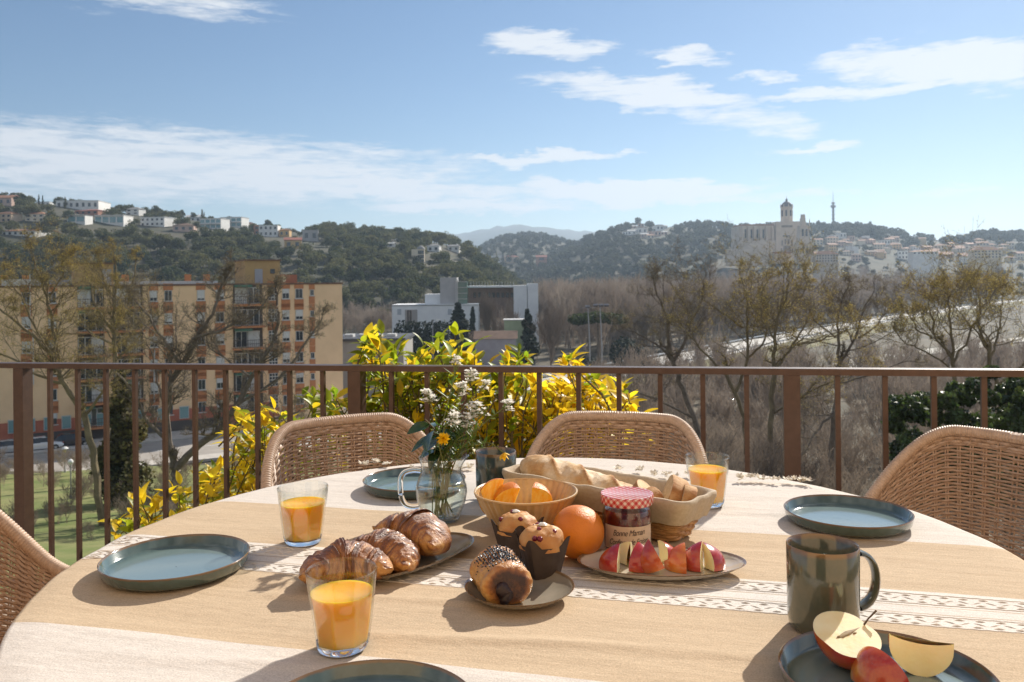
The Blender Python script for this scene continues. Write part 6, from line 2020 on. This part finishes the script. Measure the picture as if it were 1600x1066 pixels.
orient(w, p, (.42, -.88, .12), (-.72, -.30, .62)); settle(w, TZ + .0045)
p = onz(1440, 1018, TZ + .03); w = fruit_piece('apple_piece', 'yellow fleshed apple wedge on the green plate, cut face out', 'apple piece', tuple(p), (0, 0, 0), .0385, R_(62), M_ask, M_afl, 'apple wedges on the green plate', core=.006, tone=-.1)
orient(w, p, (.95, -.28, -.06), (.05, .42, -.90)); settle(w, TZ + .0045)

# ------------------------------------------------------------------ bread basket
bc = Vector((.162, 1.515)); brz = math.atan2(-.64, .77)
M_wick = pm('basket_willow', (.52, .29, .12), .5, (.38, .19, .07), 60, .2, 200)
M_lin = pm('basket_linen', (.50, .41, .30), .9, (.43, .345, .245), 160, .5, 500)
bk = thing('bread_basket', 'long wicker bread basket with a beige linen lining', 'basket', at_xy(bc.x, bc.y), brz)


def rrect(hx, hy, rc, n=72):
    out = []
    per = [(hx - rc, hy - rc, 0), (-(hx - rc), hy - rc, 90), (-(hx - rc), -(hy - rc), 180), (hx - rc, -(hy - rc), 270)]
    for cx, cy_, a0 in per:
        for a in np.linspace(a0, a0 + 90, n // 4): out.append((cx + rc * math.cos(R_(a)), cy_ + rc * math.sin(R_(a))))
    return np.array(out)


def brow(z, dx=0.0):
    f = z / .075
    q = rrect(.160 + .034 * f + dx, .038 + .019 * f + dx, .02, 120)
    # resample evenly
    d = np.concatenate([[0], np.cumsum(np.linalg.norm(np.diff(np.vstack([q, q[:1]]), axis=0), axis=1))])
    s_ = np.linspace(0, d[-1], 161)[:-1]; qq = np.vstack([q, q[:1]])
    return np.stack([np.interp(s_, d, qq[:, 0]), np.interp(s_, d, qq[:, 1])], 1)


m_ = MB()
for k in range(11):
    z = .004 + .0052 * k
    q = brow(z); wv_ = .0022 * np.cos(np.arange(160) * math.pi / 4 + k * math.pi)
    c_ = q / np.linalg.norm(q, axis=1)[:, None]
    P = np.concatenate([q + c_ * wv_[:, None], np.full((160, 1), z)], 1); P = np.vstack([P, P[:1]])
    m_.tube(P, .0027, 5, cap=False)
tag(m_.obj('woven_side', M_wick, bk), kind='stuff')
m_ = MB()
for j in range(0, 160, 4):
    m_.tube([(*brow(z)[j], z) for z in (.001, .03, .07)], .002, 5)
tag(m_.obj('stakes', M_wick, bk), kind='stuff')
MB().grid(np.array([np.concatenate([brow(.002) * u, np.full((160, 1), .003)], 1) for u in (1, .5, .02)]), True).obj('base', M_wick, bk)
pts = []
for k, (z, dx) in enumerate([(.006, -.006), (.03, -.0065), (.055, -.006), (.072, -.004), (.0775, .001), (.077, .0055), (.070, .008), (.056, .0088), (.044, .0090), (.0345, .0092)]):
    q = brow(min(z, .075), dx)
    zz = z + np.array([.0030 * math.sin(j * .31 + 1) * n3((q[j][0], q[j][1], 0), 30) + (.004 * n3((q[j][0], q[j][1], 1), 14) if k > 2 else 0) for j in range(160)])
    pts.append(np.concatenate([q * (1 + .004 * np.sin(np.arange(160) * .9)[:, None] * (k > 4)), zz[:, None]], 1))
lin = MB().grid(np.array(pts), True); lin.F.append(tuple(range(160))); lin.obj('linen_lining', M_lin, bk, True, None)
M_bread = tone_mat('bread_crust', [(0, (.78, .66, .50)), (.4, (.56, .36, .18)), (.68, (.38, .18, .065)), (1, (.20, .08, .03))], .75, 48, .42, 1.0, 150, spec=.25)
M_crumb = pm('bread_crumb', (.64, .47, .27), .8, (.50, .33, .16), 120, .8, 140, sub=.2)


def bpos(lx, ly, z):
    c, s = math.cos(brz), math.sin(brz)
    return (bc.x + lx * c - ly * s, bc.y + lx * s + ly * c, TZ + z)


n, k = 130, 44; pts = []; tone = []
BL, BRd = .30, .036
for i in range(n + 1):
    s_ = -1 + 2 * i / n; env = max(0, 1 - abs(s_) ** 4.5) ** .5
    row = []
    for j in range(k):
        a = 2 * math.pi * j / k; r_ = BRd * (.05 + .95 * env) * (1 - .12 * (s_ + 1) / 2)
        top = max(0, math.cos(a - math.pi / 2 - .15))
        x = BL / 2 * s_
        # three slanting slashes that burst open
        sl = 0.0; edge = 0.0
        for c_ in (-.055, .02, .09):
            u = (x - c_) - .045 * math.sin(a - math.pi / 2 - .15)
            w_ = math.exp(-(u / .017) ** 2) * (top ** 2)
            sl = max(sl, w_); edge = max(edge, math.exp(-((u + .019) / .006) ** 2) * top ** 2)
        p = np.array([x, math.cos(a) * r_ * 1.08, math.sin(a) * r_ * .9])
        d = -.004 * sl + .006 * edge + .0012 * n3(p, 60, 2) + .0012 * n3(p, 130, 7) * (1 + 2 * sl)
        p[1:] *= 1 + d / max(r_, .01)
        tone.append(.32 + .30 * n3(p, 22, 1) + .45 * edge - .2 * sl + .12 * (abs(s_) > .93))
        row.append(p)
    pts.append(row)
m_ = MB().grid(np.array(pts), True); m_.F += [tuple(range(k - 1, -1, -1)), tuple(range(n * k, (n + 1) * k))]
o = m_.obj('bread_loaf', M_bread, None, True, None); setattr_f(o, 'tone', np.clip(tone, 0, 1))
o.location = bpos(-.045, .004, .058); o.rotation_euler = (0, R_(7.5), brz + R_(-1.5)); tag(o, 'crusty slashed baguette lying in the basket', 'bread')


def bread_slice(label, lx, ly, z, rot, R=.031, th_=.022, seed=0):
    t = thing('bread_slice', label, 'bread', bpos(lx, ly, z), 0, 'bread slices in the basket'); t.rotation_euler = rot
    A_ = np.arange(40) * 2 * math.pi / 40
    prof = lambda a: R * (1 + .05 * math.sin(2 * a + seed) + .04 * math.sin(3 * a))
    ring = lambda u, f: [(u * th_ + .0008 * n3((math.cos(a) * f * 5, math.sin(a) * f * 5, seed + u), 1), prof(a) * f * math.cos(a) * 1.12, prof(a) * f * math.sin(a) * .86) for a in A_]
    o = MB().grid(np.array([ring(-.5, .94), ring(-.4, 1), ring(.4, 1), ring(.5, .94)]), True).obj('crust', M_bread, t, True, None)
    setattr_f(o, 'tone', [.60 + .25 * n3(v.co, 60, seed) for v in o.data.vertices])
    for u in (-.5, .5):
        MB().grid(np.array([ring(u, f) for f in (.94, .8, .5, .25, .02)]), True).obj('crumb', M_crumb, t, True, None)
    return t


bread_slice('upright bread slice at the free end of the basket', .140, .012, .068, (R_(10), R_(25), brz + R_(35)), .034, .030, 1)
bread_slice('bread slice lying low against the linen', .092, -.016, .066, (R_(20), R_(-55), brz + R_(20)), .026, .026, 2)
bread_slice('small bread slice between the loaf and the upright slice', .115, -.026, .064, (R_(0), R_(-20), brz + R_(60)), .022, .026, 3)
bread_slice('bread slice wedged behind the upright slice', .165, .008, .062, (R_(-8), R_(15), brz + R_(30)), .031, .022, 4)

# ------------------------------------------------------------------ glass jug with flowers
JX, JY = pdir(690, 812)[0] * 1.535, 1.535
jug = thing('glass_jug', 'clear glass jug with a handle, half full of water', 'jug', at_xy(JX, JY))
spa = R_(12)
def spout(rr, a, z):
    d = np.abs(((a - spa + math.pi) % (2 * math.pi)) - math.pi)
    return rr * (1 + .34 * np.clip((z - .086) / .034, 0, 1) ** 1.5 * np.exp(-(d / .38) ** 2))
zlift = lambda z: z
jp = [(.030, .0005), (.0335, .004), (.0385, .016), (.0445, .034), (.0478, .052), (.0465, .064), (.0415, .078), (.0368, .088), (.0358, .094), (.0375, .104), (.0405, .114), (.0412, .1165)]
MB().lathe([(.0005, .0008)] + jp + [(.0400, .1165), (.0392, .113), (.0362, .103), (.0345, .094), (.0354, .087), (.040, .077), (.0450, .063), (.0462, .052), (.043, .034), (.037, .017), (.032, .0065), (.0005, .006)], 72, mod=spout).obj('glass', G_thin, jug, True, None)
hd = [(-.0375, -.004, .092), (-.050, -.006, .094), (-.066, -.008, .091), (-.0735, -.009, .082), (-.0745, -.009, .066), (-.0735, -.009, .045), (-.066, -.008, .030), (-.053, -.006, .026), (-.042, -.004, .027)]
hp = np.array(hd); s_ = np.linspace(0, len(hp) - 1, 50)
hp = np.stack([np.interp(s_, range(len(hp)), hp[:, c]) for c in range(3)], 1)
for _ in range(6): hp[1:-1] = (hp[:-2] + 2 * hp[1:-1] + hp[2:]) / 4
MB().tube(hp, .0052, 12).obj('handle', G_solid, jug)
wt = [(.0005, .0066), (.031, .007), (.0366, .0175), (.0427, .034), (.0459, .052), (.0455, .0585), (.0005, .0583)]
MB().lathe(wt, 64).obj('water', thin_glass('water_tint', (.90, .955, .955)), jug, True, None)
M_gs = pm('flower_stalk', (.10, .15, .03), .6, (.16, .17, .05), 60)
M_pet = pm('white_petal', (.86, .85, .80), .6, island=.12, translucent=.4)
M_yel = pm('yellow_petal', (.86, .56, .006), .5, island=.15, translucent=.35)
M_dl = pm('dark_glossy_leaf', (.018, .045, .012), .16, (.035, .07, .02), 40, spec=.7, translucent=.12)
M_fl = pm('fresh_leaf', (.09, .16, .02), .45, island=.35, translucent=.4)


def petals(mb, c, n, L_, W, r, up=.4):
    for q in range(n):
        a = 2 * math.pi * q / n + r.uniform(-.2, .2); e = up + r.uniform(-.2, .2)
        d = np.array([math.cos(a) * math.cos(e), math.sin(a) * math.cos(e), math.sin(e)]); s_ = np.array([-math.sin(a), math.cos(a), 0])
        c = np.array(c)
        mb.add([c, c + d * L_ * .55 + s_ * W / 2, c + d * L_, c + d * L_ * .55 - s_ * W / 2], [(0, 1, 2, 3)])


def stalk(x, y, dd=0.0, r=None, foot=None):
    tip = np.array(aty(x, y, JY + dd)); ft = np.array([JX, JY, TZ + .009]) + np.array([r.uniform(-.02, .02), r.uniform(-.02, .02), 0])
    neck = np.array([JX, JY, TZ + .10]) + np.array([r.uniform(-.022, .022), r.uniform(-.02, .02), 0])
    P = np.array([ft, neck, neck * .4 + tip * .6 + np.array([r.uniform(-.01, .01), 0, .012]), tip]); s_ = np.linspace(0, 3, 22)
    Q = np.stack([np.interp(s_, range(4), P[:, c]) for c in range(3)], 1)
    for _ in range(4): Q[1:-1] = (Q[:-2] + 2 * Q[1:-1] + Q[2:]) / 4
    return Q


SP_ORG = Vector((JX, JY, TZ + .009))


def sprig(x, y, dd, R, n, seed, side=True):
    r = random.Random(seed); Q = stalk(x, y, dd, r)
    t = thing('white_flower_sprig', 'sprig of tiny white blossoms standing in the glass jug', 'flower', tuple(SP_ORG), 0, 'white flower sprigs in the jug')
    m_ = MB().tube(Q, np.linspace(.0014, .0008, len(Q)), 5); f = MB(); lf = MB()
    for q in range(n):
        c = Q[-1] + np.array([r.gauss(0, R * .5), r.gauss(0, R * .5), r.uniform(-R * 1.1, R * .8)])
        b0 = Q[-1 - r.randrange(1, 4)]
        m_.tube([b0, (b0 + c) / 2 + [0, 0, -.001], c], [.0006, .0005, .0004], 3, cap=False)
        petals(f, c, 5, r.uniform(.006, .009), .0062, r, r.uniform(-.2, .7))
        petals(f, c, 4, .0048, .004, r, 1.0)
    if side:
        for q in range(r.randint(5, 9)):
            i = r.randrange(9, 20); c = Q[i]; a = r.uniform(0, 6.28)
            d = np.array([math.cos(a), math.sin(a), .7]) * r.uniform(.012, .028); s_ = np.array([-math.sin(a), math.cos(a), 0]) * .003
            lf.add([c, c + d * .5 + s_, c + d, c + d * .5 - s_], [(0, 1, 2, 3)])
    m_.obj('stem', M_gs, t, origin=SP_ORG); f.obj('blossoms', M_pet, t, False, origin=SP_ORG)
    if side and lf.V: lf.obj('small_leaves', M_fl, t, False, origin=SP_ORG)


for i, a_ in enumerate([(668, 617, 0, .013, 26, 1), (715, 563, .03, .010, 14, 2), (736, 585, .04, .012, 20, 3), (722, 606, -.02, .011, 18, 4), (742, 640, .02, .016, 34, 5), (708, 652, -.03, .013, 22, 6), (795, 632, .06, .010, 16, 7), (728, 655, .0, .014, 24, 8), (760, 600, .06, .008, 10, 9)]):
    sprig(*a_)
r = random.Random(12)
t = thing('yellow_flower', 'yellow daisy like flower above the jug rim', 'flower', tuple(SP_ORG))
Q = stalk(693, 686, -.06, r); MB().tube(Q, .0012, 6).obj('stem', M_gs, t, origin=SP_ORG)
f = MB(); c = Q[-1]
for ring, (n_, L_, up_) in enumerate([(22, .0105, .15), (20, .009, .5), (14, .007, .9), (10, .005, 1.3)]): petals(f, c + np.array([0, 0, ring * .0008]), n_, L_, .0026, r, up_)
M3 = np.array(Matrix.Rotation(R_(62), 3, 'X')); f.V = [(v_ - c) @ M3.T * 1.25 + c for v_ in f.V]
f.obj('petals', M_yel, t, False, origin=SP_ORG)
MB().lathe([(.0003, -.003), (.0032, -.001), (.0025, .002)], 10, c=tuple(Vector(c) - SP_ORG)).obj('flower_head', M_yel, t)
t = thing('leafy_branch', 'twig of large dark glossy leaves in the jug', 'branch', tuple(SP_ORG))
Q = stalk(664, 655, -.01, r); MB().tube(Q, np.linspace(.0022, .0012, len(Q)), 6).obj('stem', M_stem, t, origin=SP_ORG)
bigl = leaf_mesh('leaf', .052, .027, .3, .25); bigl.materials.append(M_dl)
for (i_, aa, pt_, sc_, rl_) in [(18, 2.2, -.1, .9, -.5), (16, .3, .25, .9, .2), (15, 2.8, -.35, 1.15, .6), (13, 1.9, -.25, 1.1, -.2), (12, -1.4, .2, .9, .9), (14, 4.2, .1, .8, .3), (10, 2.3, .1, 1.0, .1), (11, 2.6, -.5, 1.1, .2), (12, 1.5, -.5, 1.0, -.4)]:
    o = link('leaf', bigl, None, t); o.matrix_local = Matrix.Translation(Vector(Q[i_]) - SP_ORG) @ Matrix.Rotation(aa, 4, 'Z') @ Matrix.Rotation(pt_, 4, 'X') @ Matrix.Rotation(rl_, 4, 'Y') @ Matrix.Scale(sc_, 4)
for sd in range(3):
    t = thing('feathery_greenery', 'feathery green stalk of fine leaves in the jug', 'foliage', tuple(SP_ORG), 0, 'feathery stalks in the jug')
    m_ = MB(); lf = MB()
    for q in range(4):
        Q = stalk(700 + r.uniform(0, 62), 660 + r.uniform(-15, 45), r.uniform(-.03, .05), r); m_.tube(Q, .0009, 4, cap=False)
        for w_ in range(26):
            c = Q[r.randrange(6, 22)]; a = r.uniform(0, 6.28); d = np.array([math.cos(a), math.sin(a), r.uniform(.2, 1.4)]) * r.uniform(.008, .02); s2 = np.array([-math.sin(a), math.cos(a), 0]) * .0016
            lf.add([c, c + d * .5 + s2, c + d, c + d * .5 - s2], [(0, 1, 2, 3)])
    m_.obj('stem', M_gs, t, origin=SP_ORG); tag(lf.obj('fine_leaves', M_fl, t, False, origin=SP_ORG), kind='stuff')
o = link('leaf', bigl, None, t); o.matrix_local = Matrix.Translation((.002, -.012, .062)) @ Matrix.Rotation(1.2, 4, 'Z') @ Matrix.Rotation(.3, 4, 'X') @ Matrix.Scale(.55, 4)
t = thing('drooping_flower', 'drooping yellow flower bud curling over the blue green mug', 'flower', tuple(SP_ORG))
P = [np.array(SP_ORG) + [0, 0, 0], np.array([JX + .012, JY, TZ + .10])] + [np.array(aty(x, y, JY + .02)) for x, y in ((735, 700), (752, 690), (768, 693), (780, 702), (787, 708))]
s_ = np.linspace(0, len(P) - 1, 40); Q = np.stack([np.interp(s_, range(len(P)), np.array(P)[:, c]) for c in range(3)], 1)
for _ in range(4): Q[1:-1] = (Q[:-2] + 2 * Q[1:-1] + Q[2:]) / 4
MB().tube(Q, .001, 5).obj('stem', M_gs, t, origin=SP_ORG)
f = MB(); petals(f, Q[-1], 5, .016, .009, r, -1.0); petals(f, Q[-1] + np.array([.002, 0, .001]), 5, .012, .008, r, -.5); f.obj('petals', M_yel, t, False, origin=SP_ORG)
# fallen blossoms along the far side of the cloth
for i, (x, y) in enumerate([(588, 721), (606, 724), (570, 725), (640, 733), (722, 731), (735, 730), (1022, 742), (1040, 742), (1052, 745), (1075, 741), (1158, 745), (1172, 744), (1188, 745), (1210, 748), (1238, 747), (1252, 749), (1262, 749), (998, 735), (965, 733)]):
    p = onz(x, y + (6 if x > 1100 else 3), TZ + .001)
    m_ = MB()
    for q in range(5):
        petals(m_, (r.uniform(-.009, .009), r.uniform(-.006, .006), .003 + r.uniform(0, .004)), 4, r.uniform(.009, .015), r.uniform(.006, .010), r, r.uniform(-.1, .9))
    o = m_.obj('fallen_blossom', pm('dry_petal', (.68, .62, .52), .7, island=.2, translucent=.3), None, False); o.location = p; o.rotation_euler = (0, 0, r.uniform(0, 6))
    tag(o, 'small dry white blossom fallen on the far side of the cloth', 'blossom', 'fallen blossoms on the cloth')

# ================================================================== HAZE
hm = bpy.data.materials.new('haze_air'); hm.use_nodes = True
N, L = mnodes(hm); N.remove(N['Principled BSDF'])
pv_ = N.new('ShaderNodeVolumePrincipled')
pv_.inputs['Color'].default_value = (.62, .79, 1.0, 1)
pv_.inputs['Density'].default_value = HAZE
pv_.inputs['Anisotropy'].default_value = .35
L.new(pv_.outputs[0], N['Material Output'].inputs['Volume'])
hz_ = tag(MB().box((0, 4600, 175), (26000, 9900, 394)).obj('haze', hm, None, False), kind='stuff')
